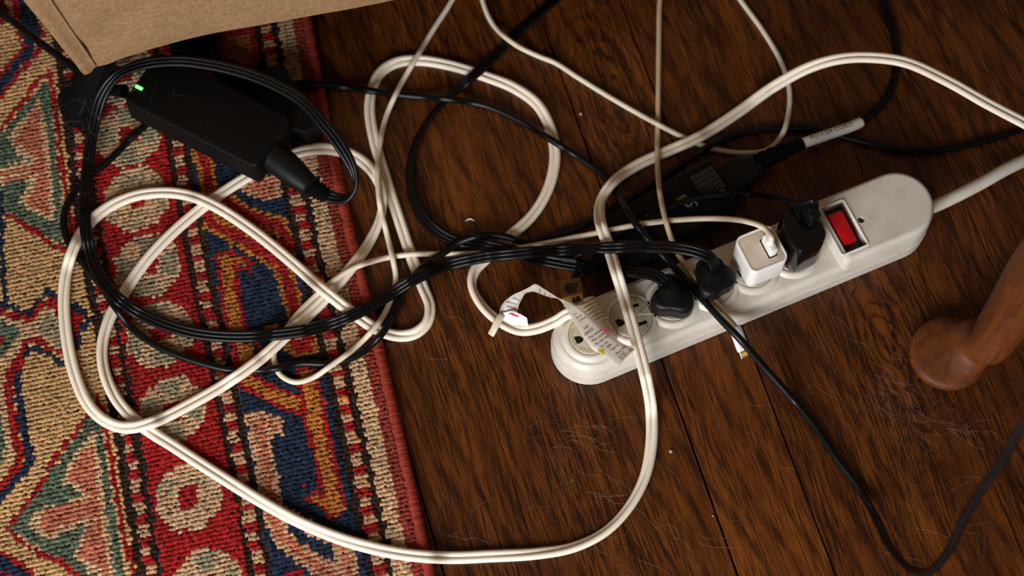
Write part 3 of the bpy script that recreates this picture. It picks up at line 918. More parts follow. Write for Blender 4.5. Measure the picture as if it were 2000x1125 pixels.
# outlet twist covers
def slot(cx, cy, w, h): return [(cx - w / 2, cy - h / 2), (cx + w / 2, cy - h / 2), (cx + w / 2, cy + h / 2), (cx - w / 2, cy + h / 2)]
def dhole(cx, cy, r):
    return [(cx - r, cy - r), (cx, cy - r)] + [(cx + r * math.cos(t), cy + r * math.sin(t)) for t in np.linspace(-1.3, 1.3, 8)] + [(cx, cy + r), (cx - r, cy + r)]
RD = 0.0134
for k in range(6):
    cx = PITCH * k
    f = SF.at(cx, 0, 0)
    # moulded ring round the cover
    rr_ = [(0.0186, 0.0254), (0.0180, 0.0260), (0.0164, 0.0276), (0.0156, 0.0280), (0.0142, 0.0280), (0.0137, 0.0277), (0.0137, 0.0255)]
    lim = HW - 0.0050
    obj('outlet_rim', f.tr(loft([[(r * math.cos(t), max(-lim, min(lim, r * math.sin(t))), z) for t in np.linspace(0, 2 * math.pi, 49)[:-1]] for r, z in rr_], False, False)), 'strip', strip, 40)
    holes = [slot(0.0048, 0.0063, 0.0062, 0.0027), slot(0.0048, -0.0063, 0.0062, 0.0027), dhole(-0.0078, -0.0003, 0.0027)]
    body = loft([[(x, y, z) for x, y in circ(r, 40)] for r, z in ((RD, 0.0255), (RD, 0.0282), (RD - 0.0004, 0.0285))], False, False)
    o = obj('outlet_cover', f.tr(join(body, plate(circ(RD - 0.0004, 40), holes, 0.0285, 0.0022))), 'disc', strip, 30)
    sl = join(*[([(x, y, 0.0263) for x, y in h], [list(range(len(h)))]) for h in holes])
    obj('slot', f.tr(sl), 'dark', o, 0)  # black sheet on the shallow slot floor, painted shade of a deep slot
    # finger tab and arrows
    tb = loft([[(0.0128, -0.0036, 0.0285), (0.0128, 0.0036, 0.0285), (0.0045, 0.0006, 0.0285), (0.0045, -0.0006, 0.0285)], [(0.0122, -0.0030, 0.0291), (0.0122, 0.0030, 0.0291), (0.0060, 0.0004, 0.0291), (0.0060, -0.0004, 0.0291)]])
    obj('finger_tab', f.tr(tb), 'disc', o, 20)
    lt = []
    for word, a0, st in (('CLOSE', 2.55, 0.20), ('OPEN', 3.75, 0.22)):
        for i, ch in enumerate(word):
            a = a0 + i * st
            V, Fc = text_mesh(ch, 0.0030)
            c, s = math.cos(a + math.pi / 2), math.sin(a + math.pi / 2)
            lt.append(([(x * c - y * s + 0.0113 * math.cos(a), x * s + y * c + 0.0113 * math.sin(a), 0.02857) for x, y, z in V], Fc))
    for a in (0.95, -0.95):
        c, s = math.cos(a), math.sin(a)
        lt.append(([(x * c - y * s, x * s + y * c, 0.02857) for x, y in ((0.0122, -0.0012), (0.0122, 0.0012), (0.0100, 0.0))], [[0, 1, 2]]))
    obj('lettering', f.tr(join(*lt)), 'engrave_shade', o, 0)
strip_top = 0.0285

# ------------------------------------------------------------------ cables: paths in the photo frame, heights settled by draping
PROF = {}
def prof_round(r, n=12): return [(r * math.cos(a), r * math.sin(a)) for a in np.linspace(0, 2 * math.pi, n + 1)[:-1]]
def prof_flat(r, cores, gap=0.86, n=9):
    """moulded flat cord: side-by-side cores with grooves between"""
    cs = [(k - (cores - 1) / 2) * 2 * r * gap for k in range(cores)]
    top = []
    for i, c in enumerate(cs):
        a0 = math.pi if i == 0 else math.pi - math.acos(gap) * 0.9
        a1 = 0 if i == cores - 1 else math.acos(gap) * 0.9
        for a in np.linspace(a0, a1, n):
            top.append((c + r * math.cos(a), r * math.sin(a)))
    bot = [(x, -y) for x, y in top[::-1]][1:-1]
    return top + bot
CAB = {}
def cable(name, prof, hw, ht, pts):
    """pts: (px, py[, z or None[, twist degrees]])"""
    A = []; tw = []; hint = []
    for p in pts:
        A.append(p[:2]); hint.append(p[2] if len(p) > 2 else None); tw.append(math.radians(p[3]) if len(p) > 3 else 0.0)
    full = spl([(x, y, t, i) for i, ((x, y), t) in enumerate(zip(A, tw))], 4.0, 2)
    CAB[name] = dict(px=full[:, 0], py=full[:, 1], tw=full[:, 2], key=full[:, 3], hint=hint, prof=prof, hw=hw, ht=ht)

C2 = prof_flat(0.0021, 2)
F3 = prof_flat(0.00155, 3, 0.84)
cable('C', C2, 0.0040, 0.0021, [
    (1135, 606, 0.040), (1108, 613, 0.036), (1085, 627, 0.025), (1050, 641, 0.010), (1015, 644, 0.006), (975, 627, None, -25), (940, 595, None, -45), (922, 558, None, -60), (928, 528, None, -40), (960, 495), (1000, 458), (1040, 420, None, 15), (1070, 370, None, 20), (1084, 310, None, 15), (1076, 255, None, 25),
    (1050, 205, None, 30), (1005, 172, None, 15), (950, 150), (880, 128), (820, 118, None, 10), (775, 122, None, 25), (745, 140, None, 45), (728, 170, None, 50), (722, 215, None, 25), (733, 280), (755, 355), (780, 430), (805, 505), (826, 560, None, 15), (840, 600, None, 35),
    (834, 630, None, 45), (812, 650, None, 30), (780, 656, None, 5), (740, 645), (690, 612), (630, 565), (570, 512), (500, 455), (430, 408), (380, 385), (330, 376), (270, 381), (220, 400, None, 10), (180, 430, None, 25), (150, 472, None, 50), (130, 530, None, 45),
    (125, 590, None, 10), (132, 670), (147, 735), (172, 790, None, -20), (205, 822, None, -35), (245, 835, None, -30), (300, 824), (370, 790), (440, 750), (510, 700), (575, 640), (630, 588), (680, 530), (720, 475, None, 20), (744, 420, None, 50), (746, 375, None, 50),
    (728, 335, None, 30), (690, 304, None, 15), (640, 291, None, 20), (600, 293, None, 20), (560, 306, 0.0125), (510, 330, 0.0125), (450, 366), (400, 402), (340, 452), (285, 510), (245, 568, None, 10), (215, 620, None, 40), (200, 675, None, 45), (204, 725, None, 35),
    (228, 780, None, 10), (270, 826), (340, 872), (430, 930), (520, 985, None, -30), (590, 1022, None, -40), (680, 1057, None, -20), (780, 1081), (870, 1089), (960, 1086), (1050, 1081, None, 20), (1120, 1069, None, 40), (1180, 1040, None, 50), (1225, 995, None, 50), (1258, 935, None, 40), (1272, 870, None, 20),
    (1272, 800), (1262, 740, 0.038), (1245, 672, 0.040), (1228, 610, 0.039), (1208, 545), (1188, 480), (1172, 430, None, 20), (1173, 395, None, 35), (1195, 358, None, 25), (1240, 325), (1300, 297), (1370, 265), (1440, 220, None, -15), (1510, 170, 0.02, -25), (1580, 132, 0.035, -10), (1640, 115, 0.045), (1700, 112, 0.05), (1770, 122, 0.055),
    (1850, 158, 0.06), (1930, 203, 0.065), (2010, 245, 0.07), (2120, 305, 0.075), (2300, 400, 0.06), (2500, 500, 0.03), (2750, 620), (3050, 700)])
cable('F', F3, 0.0043, 0.00155, [
    (632, 381, 0.0245), (650, 386, 0.0240), (675, 388, 0.026, 20), (693, 372, 0.031, 60), (690, 335, 0.041, 50), (668, 290, 0.050, 25), (630, 240, 0.057, 15), (590, 197, 0.061), (540, 167, 0.063), (480, 143, 0.064), (410, 126, 0.064), (340, 119, 0.063), (275, 127, 0.058), (228, 148, 0.048),
    (200, 185, 0.037, 20), (184, 240, 0.026, 35), (173, 310, 0.018, 45), (166, 380, None, 45), (167, 440, None, 30), (180, 505), (205, 555), (245, 595), (300, 625), (370, 648), (450, 657), (540, 653), (620, 640), (690, 615), (750, 582), (810, 545), (870, 519), (940, 503), (1010, 495), (1090, 489), (1180, 484), (1260, 482, 0.055), (1320, 484, 0.066), (1362, 492, 0.069), (1388, 505, 0.066), (1397, 520, 0.060)])
cable('X', F3, 0.0043, 0.00155, [
    (1480, -560), (1320, -260), (1180, -80), (1075, 8, None, -30), (1010, 65, None, -30), (950, 125, None, -20), (905, 165, None, -30), (862, 205, None, -55), (828, 248, None, -60), (805, 300, None, -60), (800, 350, None, -55), (812, 400, None, -45), (840, 440, None, -30), (880, 467), (930, 476), (985, 486), (1040, 503), (1110, 517), (1190, 527, 0.022), (1240, 531, 0.044), (1280, 538, 0.056), (1300, 551, 0.055)])
PR = prof_round
cable('Y', PR(0.0023), 0.0023, 0.0023, [
    (330, 205, 0.0125), (290, 240, 0.0125), (258, 268, 0.0125), (215, 312), (175, 345), (138, 385), (124, 425), (130, 465), (155, 505), (195, 555), (225, 600), (262, 645), (315, 680), (380, 705), (450, 722), (520, 722), (590, 710), (640, 710), (692, 697), (741, 658), (772, 610), (789, 567), (822, 525), (865, 495), (905, 470), (950, 459), (990, 463), (1030, 474), (1085, 458),
    (1150, 436), (1200, 408), (1260, 370), (1310, 335), (1360, 302), (1410, 272), (1470, 256), (1540, 250), (1610, 259), (1690, 278), (1770, 295), (1850, 291), (1930, 274), (1990, 254), (2100, 215), (2350, 150), (2700, 120)])
cable('Z', PR(0.0024), 0.0024, 0.0024, [
    (578, 170, 0.018), (600, 166, 0.017), (650, 167), (720, 177), (800, 187), (880, 194), (950, 207), (1010, 233), (1070, 269), (1130, 307), (1175, 340), (1205, 380), (1235, 428), (1275, 478), (1310, 515), (1350, 558, 0.0335), (1400, 615, 0.0350), (1445, 662, 0.0345), (1490, 714, 0.019), (1540, 770, 0.0060), (1590, 830), (1630, 890), (1675, 950), (1710, 1010, 0.016), (1740, 1070, 0.045), (1780, 1112, 0.085), (1815, 1116, 0.12), (1850, 1080, 0.155),
    (1885, 1010, 0.20), (1920, 950, 0.235), (1955, 905, 0.26), (1985, 850, 0.285), (2040, 780, 0.31), (2150, 660, 0.35), (2350, 480, 0.42), (2600, 300, 0.48)])
cable('U', PR(0.00185), 0.00185, 0.00185, [
    (1060, -600), (1000, -300), (930, -90), (880, 5), (848, 55), (810, 118), (775, 180), (752, 235), (740, 300), (738, 350), (742, 400), (755, 455), (768, 510), (773, 545), (765, 580), (751, 613), (731, 641), (695, 678), (648, 713), (610, 738), (575, 746), (548, 732), (536, 708), (538, 680), (556, 648), (582, 612), (612, 582), (645, 553), (690, 524), (740, 507), (800, 497), (860, 496), (920, 495), (980, 490), (1040, 480),
    (1110, 466), (1180, 452), (1250, 438), (1330, 429), (1400, 427), (1450, 431, 0.050), (1485, 441, 0.066), (1500, 452, 0.070), (1504, 462, 0.067)])
cable('L', PR(0.0018), 0.0018, 0.0018, [
    (1360, -600), (1330, -300), (1300, -80), (1289, 0), (1287, 80), (1286, 160), (1285, 240), (1284, 310), (1288, 370), (1300, 430), (1322, 492), (1355, 540), (1382, 575), (1405, 603)])
cable('M', PR(0.0018), 0.0018, 0.0018, [
    (870, -600), (905, -300), (930, -80), (944, 5), (965, 50), (1005, 86), (1048, 108), (1085, 123), (1130, 152), (1200, 195), (1280, 240), (1335, 268), (1390, 290), (1450, 299), (1500, 292), (1528, 262), (1541, 215), (1541, 170), (1525, 120), (1490, 60), (1450, 5), (1390, -80), (1290, -300), (1240, -600)])
cable('K', PR(0.0019), 0.0019, 0.0019, [
    (1120, 503), (1150, 488), (1190, 467), (1230, 448), (1265, 432), (1300, 411), (1330, 396), (1370, 385), (1420, 380), (1470, 380), (1520, 386, 0.055), (1558, 395, 0.076), (1580, 405, 0.081), (1584, 415, 0.077)])
cable('S', PR(0.0043), 0.0043, 0.0043, [
    (1795, 412, 0.018), (1822, 404, 0.018), (1870, 382, 0.017), (1920, 356, 0.015), (1970, 328, 0.013), (2030, 302, 0.011), (2150, 265), (2400, 235), (2800, 150)])
cable('A', PR(0.0027), 0.0027, 0.0027, [
    (1520, 300, 0.010), (1560, 283, 0.011), (1620, 262, 0.011), (1680, 239, 0.009), (1712, 215), (1738, 180), (1749, 140), (1750, 100), (1740, 50), (1722, 0), (1680, -100), (1600, -350), (1560, -700)])
cable('D', PR(0.0027), 0.0027, 0.0027, [
    (243, 178, 0.030), (222, 176, 0.026), (195, 168, 0.024), (160, 145, 0.026), (130, 122, 0.025), (108, 105, 0.023), (60, 70, 0.018), (20, 38, 0.014), (-30, 5), (-120, -60), (-260, -180), (-330, -380)])

# which cable lies on top where two cross (over, under, px, py); default: later in ORDER is on top
ORDER = ['A', 'M', 'X', 'Y', 'K', 'Z', 'C', 'U', 'L', 'F', 'S', 'D']
RULES = [('M', 'X', 1000, 75), ('Z', 'C', 722, 180), ('X', 'C', 930, 155), ('Z', 'C', 1075, 270), ('U', 'C', 665, 540, 1), ('C', 'U', 625, 572, 0), ('U', 'C', 722, 640, 0), ('C', 'U', 550, 655, 1), ('C', 'U', 1172, 452),
         ('Y', 'U', 536, 715), ('U', 'Y', 690, 690), ('Y', 'U', 870, 495), ('X', 'U', 985, 488), ('Y', 'C', 225, 595), ('Y', 'C', 815, 530), ('C', 'Y', 465, 722), ('C', 'Y', 155, 500),
         ('Y', 'C', 775, 585), ('M', 'L', 1284, 242), ('M', 'Y', 1535, 250), ('A', 'Y', 1620, 262), ('Z', 'U', 1243, 440), ('Z', 'L', 1400, 600), ('Y', 'X', 905, 473), ('Y', 'X', 1000, 480), ('Z', 'X', 865, 195),
         ('C', 'A', 1750, 120), ('C', 'M', 1536, 160), ('Y', 'C', 980, 470), ('X', 'C', 970, 485), ('U', 'C', 760, 480), ('U', 'C', 1000, 487), ('U', 'Y', 765, 590), ('C', 'S', 2090, 290)]
SELF = [(1, 640, 580, 'early'), (1, 405, 398, 'early'), (1, 270, 830, 'early'), (1, 770, 505, 'early')]
RB = dict(P_=None)
A2_TOP = 0.027
A2C = P(1387, 302, A2_TOP); A2D = (P(1387, 302, A2_TOP) - P(1180, 417, A2_TOP)); A2D.z = 0; A2D.normalize()
A2F = Frame((A2C.x, A2C.y, 0), A2D); A2L, A2W = 0.088, 0.039
if A2F.ey.y < 0: pass
def ground(x, y):
    p = Vector((x, y, 0))
    u, v = rug_uv(p)
    g = RUGZ - 0.0008 if (u > 0.002 and RV0 < v < RV1) else (0.008 if u > -0.001 else 0.0)
    d = p - SF.o; sx, sy = d.dot(SF.ex), d.dot(SF.ey)
    if X0 < sx < X1 and abs(sy) < HW:
        e = min(sx - X0, X1 - sx, HW - abs(sy))
        g = max(g, (0.0275 if sx < XS - 0.004 else 0.0365) if e > 0.004 else 0.0235)
        rx = sx - round(sx / PITCH) * PITCH
        if sx < XS - 0.01 and math.hypot(rx, sy) < 0.0135: g = max(g, 0.0291)
    d = p - A2F.o; ax, ay = d.dot(A2F.ex), d.dot(A2F.ey)
    if -A2L < ax < 0 and -A2W < ay < 0: g = max(g, A2_TOP)
    return g

def drape():
    names = list(CAB)
    for nme in names:
        c = CAB[nme]
        n = len(c['px'])
        c['hv'] = np.sqrt((c['hw'] * np.sin(c['tw'])) ** 2 + (c['ht'] * np.cos(c['tw'])) ** 2)
        c['wpx'] = 2950 * np.sqrt((c['hw'] * np.cos(c['tw'])) ** 2 + (c['ht'] * np.sin(c['tw'])) ** 2)
        z = np.array([0.012] * n)
        hk = [i for i, h in enumerate(c['hint']) if h is not None]
        c['hz'] = np.full(n, np.nan)
        key = c['key']
        for a, b in zip(hk[:-1], hk[1:]):
            if b == a + 1:
                m = (key >= a) & (key <= b)
                t = key[m] - a
                c['hz'][m] = c['hint'][a] * (1 - t) + c['hint'][b] * t
        for a in hk:
            i = int(np.argmin(abs(key - a))); c['hz'][i] = c['hint'][a]
        # smooth the hinted spans
        h = c['hz'].copy()
        for _ in range(25):
            mid = (h[:-2] + h[2:]) / 2
            ok = ~np.isnan(mid) & ~np.isnan(h[1:-1])
            h[1:-1][ok] = 0.5 * h[1:-1][ok] + 0.5 * mid[ok]
        c['hz'] = h
        for it in range(3):
            g = np.array([ground(*P(x, y, zz)[:2]) for x, y, zz in zip(c['px'], c['py'], z)])
            z = g + c['hv']
        # soften steps of the ground by taking the upper envelope of a short hanging span
        c['zmin'] = z.copy()
        c['z'] = np.where(np.isnan(c['hz']), z, c['hz'])
    pairs = []
    for ai, a in enumerate(names):
        for b in names[ai:]:
            A, B = CAB[a], CAB[b]
            dx = A['px'][:, None] - B['px'][None]; dy = A['py'][:, None] - B['py'][None]
            near_ = np.hypot(dx, dy) < 0.85 * (A['wpx'][:, None] + B['wpx'][None])
            if a == b:
                i = np.arange(len(A['px']))
                near_ &= (i[None] - i[:, None]) > 30
            I, J = np.nonzero(near_)
            for i, j in zip(I, J):
                x, y = A['px'][i], A['py'][i]
                if a == b:
                    up = 'late'
                    for s in SELF:
                        if a == 'C' or s[0]:
                            if math.hypot(x - s[1], y - s[2]) < 70: up = s[3]
                    pairs.append((a, i, a, j) if up == 'early' else (a, j, a, i))
                else:
                    best = None; bd = 75
                    for rule in RULES:
                        o_, u_, rx, ry = rule[:4]
                        if len(rule) > 4:      # only the earlier (0) or later (1) half of the white cord
                            kk = A['key'][i] if a == 'C' else B['key'][j]
                            if (kk > 50) != bool(rule[4]): continue
                        if {o_, u_} == {a, b}:
                            d = math.hypot(x - rx, y - ry)
                            if d < bd: bd = d; best = (o_, u_)
                    if best is None:
                        best = (a, b) if ORDER.index(a) > ORDER.index(b) else (b, a)
                    pairs.append((a, i, b, j) if best[0] == a else (b, j, a, i))
    from collections import defaultdict
    grp = defaultdict(list)
    for o, i, u, j in pairs: grp[(o, u)].append((i, j))
    grp = {k: np.array(v) for k, v in grp.items()}
    for it in range(260):
        for nme in names:
            c = CAB[nme]; z = c['z']
            z[1:-1] = 0.4 * z[1:-1] + 0.3 * (z[:-2] + z[2:])
            z -= 0.00004
            np.minimum(z, np.where(np.isnan(c['hz']), 0.07, 1.0), out=z)
            z[:] = np.maximum(z, c['zmin'])
            m = ~np.isnan(c['hz']); z[m] = np.maximum(c['hz'][m], z[m]*0 + c['hz'][m])
        for (o, u), ij in grp.items():
            O, U_ = CAB[o], CAB[u]
            i, j = ij[:, 0], ij[:, 1]
            need = U_['z'][j] + U_['hv'][j] + O['hv'][i] + 0.0001
            np.maximum.at(O['z'], i, np.where(np.isnan(O['hz'][i]), need, O['z'][i]))
    for nme in names:
        c = CAB[nme]
        z = c['z']
        q = int(np.argmax(np.where(np.isnan(c['hz']), z, 0)))
        if z[q] > 0.06: print('DRAPE', nme, 'highest free z %.4f at %d,%d' % (z[q], c['px'][q], c['py'][q]))
        for _ in range(2):
            z[1:-1] = 0.5 * z[1:-1] + 0.25 * (z[:-2] + z[2:])
        c['pts'] = [P(x, y, zz) for x, y, zz in zip(c['px'], c['py'], z)]
drape()

def cable_obj(key, name, mat, parent=None, label=None, cat=None, a=0, b=None):
    c = CAB[key]
    pts = c['pts'][a:b]; tw = list(c['tw'])[a:b]
    if parent is not None:
        return obj(name, sweep(pts, c['prof'], tw), mat, parent, 60)
    mid = pts[len(pts) // 2]
    o = obj(name, sweep(pts, c['prof'], tw), mat, None, 60, loc=(mid.x, mid.y, 0))
    return tag(o, label, cat)

def tube(name, pts, radii, mat, parent, n=16, flat=1.0, label=None):
    pr = [(math.cos(a), math.sin(a) * flat) for a in np.linspace(0, 2 * math.pi, n + 1)[:-1]]
    return obj(name, sweep(pts, pr, scale=[float(r) for r in radii]), mat, parent, 40, label=label)

def lerp3(a, b, n): return [Vector(a).lerp(Vector(b), i / (n - 1)) for i in range(n)]

# ---- strip's own cord
cable_obj('S', 'supply_cord', 'strip', strip)
# ---- white zip cord with its plug and tags
t = empty('extension_cord', P(700, 700, RUGZ), 'long cream two-core flat cord looping over rug, floor and power strip', 'cord')
cable_obj('C', 'flat_cord', 'cream', t)
pf = SF.at(0.0035, 0.0035, 0.0, math.radians(8))
o = obj('plug', pf.tr(rloft([(0.0286, 0.0012), (0.0296, 0.0), (0.0370, 0.0006), (0.0405, 0.0022), (0.0425, 0.0045), (0.0430, 0.0065)], 0.0180, 0.0350, 0.0062, 6)), 'plug_white', t, 40)
rg = []
for i in range(7):
    y = 0.0135 - i * 0.0026
    a = np.linspace(-0.2, 1.9, 10)
    pts = [pf(0.0005 + 0.0088 * math.cos(q), y, 0.0345 + 0.0088 * math.sin(q)) for q in a]
    rg.append(sweep(pts, prof_round(0.0008, 6), lat0=tuple(pf.ey)))
obj('grip_ridges', join(*rg), 'plug_white', o, 50)
# rolled flag of the holographic label, printed warning tag, tie
h0 = [P(1091, 548, 0.034), P(1133, 543, 0.034), P(1141, 592, 0.046), P(1101, 604, 0.046)]
def slab(q, th):
    n = (q[1] - q[0]).cross(q[3] - q[0]).normalized()
    if n.z < 0: n = -n
    return loft([[tuple(p - n * th / 2) for p in q], [tuple(p + n * th / 2) for p in q]])
def hq(u0, v0, u1, v1):
    f = lambda u, v: (h0[0].lerp(h0[1], u)).lerp(h0[3].lerp(h0[2], u), v)
    return [f(u0, v0), f(u1, v0), f(u1, v1), f(u0, v1)]
o = obj('foil_label', slab(hq(0, 0, 1, 1), 0.0003), 'amber_film', t, 20, label='amber clear sticker flag with black print and a gold band')
up_ = Vector((0, -0.0002, 0.0005))
obj('gold_band', slab([p + up_ for p in hq(0.02, 0.60, 0.98, 0.90)], 0.0001), 'gold_pin', o, 20)
obj('white_panel', slab([p + up_ * 1.4 for p in hq(0.04, 0.64, 0.42, 0.92)], 0.0001), 'holo_pale', o, 20)
pp_ = [slab([p + up_ * 1.8 for p in hq(*q)], 0.0001) for q in ((0.24, 0.16, 0.86, 0.26), (0.20, 0.24, 0.56, 0.40), (0.46, 0.30, 0.82, 0.37), (0.30, 0.42, 0.74, 0.50), (0.48, 0.70, 0.62, 0.86), (0.66, 0.68, 0.84, 0.88), (0.52, 0.80, 0.9, 0.88))]
obj('black_print', join(*pp_), 'ink', o, 0)['kind'] = 'stuff'
TAGP = [((977, 624, .009), (1010, 634, .009)), ((976, 606, .012), (1011, 612, .013)), ((985, 589, .017), (1013, 597, .018)), ((1002, 576, .023), (1020, 583, .021)), ((1018, 569, .028), (1026, 574, .024)),
        ((1034, 561, .033), (1034, 571, .027)), ((1046, 555, .036), (1043, 570, .029)), ((1060, 563, .039), (1057, 575, .032)), ((1076, 573, .042), (1074, 581, .036)), ((1092, 583, .045), (1090, 584, .042)),
        ((1112, 590, .049), (1102, 597, .047)), ((1135, 603, .051), (1114, 617, .049)), ((1160, 624, .050), (1130, 644, .050)), ((1185, 647, .048), (1149, 672, .048)), ((1212, 668, .0465), (1180, 696, .0465)), ((1240, 682, .045), (1206, 718, .045))]
tl_ = spl([P(*a) for a, b in TAGP], 0.0012); tr_ = None
def respl(pts, n):
    s = spl([(p.x, p.y, p.z) for p in pts], 0.0008)
    idx = np.linspace(0, len(s) - 1, n)
    return [Vector([np.interp(i, range(len(s)), s[:, k]) for k in range(3)]) for i in idx]
def param(side):
    out = []
    pp = [P(*q[side]) for q in TAGP]
    A = np.array(pp); n = len(A)
    tt = np.linspace(0, n - 1, (n - 1) * 6 + 1)
    res = []
    for x in tt:
        i = min(int(x), n - 2); f = x - i
        p0 = A[max(i - 1, 0)]; p1 = A[i]; p2 = A[i + 1]; p3 = A[min(i + 2, n - 1)]
        res.append(Vector(0.5 * ((2 * p1) + (-p0 + p2) * f + (2 * p0 - 5 * p1 + 4 * p2 - p3) * f * f + (-p0 + 3 * p1 - 3 * p2 + p3) * f ** 3)))
    return res
TL, TR = param(0), param(1)
def tag_pt(s, w, lift=0.0):
    """s in tag stations 0..15, w 0 (upper edge) .. 1 (lower edge)"""
    x = s * 6; i = max(0, min(int(x), len(TL) - 2)); f = x - i
    a = TL[i].lerp(TL[i + 1], f); b = TR[i].lerp(TR[i + 1], f)
    n = (b - a).cross(TL[i + 1] - TL[i])
    n = n.normalized() if n.length > 1e-12 else Vector((0, 0, 1))
    if n.z < 0: n = -n
    return a.lerp(b, w) + n * lift
nV = len(TL)
V = []; Fc = []
for i in range(nV):
    for w in (0, 0.25, 0.5, 0.75, 1): V.append(tag_pt(i / 6, w))
for i in range(nV - 1):
    for w in range(4):
        q = i * 5 + w
        Fc.append([q, q + 1, q + 6, q + 5])
tg = obj('warning_tag', (V, Fc), 'tag', t, 60, label='translucent white tag printed with warnings')
tg.modifiers.new('sheet', 'SOLIDIFY').thickness = 0.00018
def tag_text(lines):
    parts = []
    for s, w0, word, size in lines:
        Vt, Ft = text_mesh(word, 1.0, 'LEFT')
        wid = max(v[0] for v in Vt) or 1
        hs = size
        # reading direction runs across the tag, from lower to upper edge
        L = min(0.8, (0.062 if s > 9 else 0.16) * len(word))
        out = [tag_pt(s - y * hs * 0.8, w0 - (x / wid) * L, 0.00025) for x, y, z in Vt]
        parts.append((out, Ft))
    return join(*parts)
TXT = [(11.1, 0.85, '- Pour', .24), (11.35, 0.85, '- Ne pas', .24), (11.6, 0.80, '- Utiliser', .24), (12.15, 0.75, 'AVERT', .3), (12.45, 0.92, '-GRADISTE', .36), (12.75, 0.9, '- Pas utiliser', .28), (13.0, 0.9, '- Mais seule', .28), (13.25, 0.9, '- Ne doit etre', .28), (13.5, 0.85, '- Le cas', .28),
       (13.75, 0.60, 'RAIN', .34), (14.0, 0.62, 'Type ou', .3), (14.35, 0.62, 'Must wait', .3), (14.6, 0.66, 'DO NOT', .36), (14.8, 0.66, 'BE REMOVED', .3),
       (1.6, 0.9, 'RISK', .4), (2.1, 0.9, 'DANGER', .4), (2.7, 0.9, 'FIRE', .4), (6.8, 0.9, 'CORD', .4), (7.4, 0.9, 'USE', .4), (8.0, 0.9, 'ONE', .4)]
obj('lettering', tag_text(TXT), 'ink', tg, 0)['kind'] = 'stuff'
obj('warning_symbol', ([tag_pt(13.55, 0.98, .0003), tag_pt(13.95, 0.98, .0003), tag_pt(13.72, 0.70, .0003)], [[0, 1, 2]]), 'yellow', tg, 0)
Vt, Ft = text_mesh('!', 1.0)
obj('lettering', ([tag_pt(13.74 - y * 0.22, 0.87 - x * 0.25, 0.0004) for x, y, z in Vt], Ft), 'ink', tg, 0)
obj('red_mark', join(([tag_pt(12.55 + k * 0.1, 0.02 + 0.01 * math.sin(k), .0003) for k in range(8)] + [tag_pt(13.25 - k * 0.1, 0.05 + 0.05 * math.sin(k / 7 * 3.14), .0003) for k in range(8)], [list(range(16))])), 'red_print', tg, 0)
fl = [P(979, 612, .012), P(1003, 606, .016), P(1029, 621, .016), P(1032, 638, .0105), P(1000, 634, .0105), P(979, 624, .012)]
o = obj('flag_label', loft([[tuple(p) for p in fl], [tuple(p + Vector((0, -0.0002, 0.0006))) for p in fl]]), 'white', t, 20, label='small white sticker with a red stripe')
rd = [P(990, 611.5, .0158), P(1000, 610.5, .0170), P(1014, 617, .0172), P(1013, 620.5, .0166), P(1003, 617, .0166)]
obj('red_stripe', ([tuple(p + Vector((0, -0.0003, 0.0009))) for p in rd], [[0, 1, 2, 3, 4]]), 'red_print', o, 0)
tp = [P(980, 617, .013), P(976, 622, .0135), P(970, 632, .013), P(964, 645, .010), P(959, 654, .008)]
obj('cable_tie', sweep(tp, [(x, y) for x, y in rrect(0.0045, 0.0026, 0.0008, 3)], lat0=(1, 0, 0)), 'plug_white', t, 40)

# ---- laptop adapter on the rug, resting on the white cord
AZ0, AZ1 = 0.0150, 0.0440
a0 = P(240, 196, AZ1); a1 = P(499, 328, AZ1); a2 = P(577, 232, AZ1)
AF = Frame((a0.x, a0.y, 0), a1 - a0)
AL = (a1 - a0).length
AWd = (a2 - a1).dot(AF.ey)
t = empty('laptop_adapter', AF(AL / 2, AWd / 2, RUGZ), 'black laptop adapter with a lit green lamp lying on the rug', 'adapter')
fb = AF.at(AL / 2, AWd / 2, 0)
obj('body', fb.tr(rloft([(AZ0, 0.005), (AZ0 + 0.003, 0.0015), (AZ0 + 0.010, -0.0008), (AZ0 + 0.0105, -0.0006), (AZ1 - 0.004, 0.0), (AZ1 - 0.0012, 0.0006), (AZ1 - 0.0003, 0.0016), (AZ1, 0.003)], AL + 0.001, AWd + 0.001, 0.005, 6)), 'brick', t, 25)
li = P(271.5, 171, AZ1 + 0.0003)
fl_ = Frame(li, AF.ex)
obj('indicator_lamp', fl_.tr(box(0.0052, 0.0021, -0.0006, 0.0004, 0.0002, 0.0004)), 'led', t, 30, label='glowing green indicator lamp')
e0 = AF(AL - 0.0005, 0.019, 0.029)
ie = AF(AL - 0.001, AWd / 2 - 0.004, 0.028)
cable_obj('D', 'output_cord', 'black_cord', t)
dp = CAB['D']['pts']
tube('strain_relief', dp[0:12], np.linspace(0.0048, 0.0030, 12), 'black_matte', t)

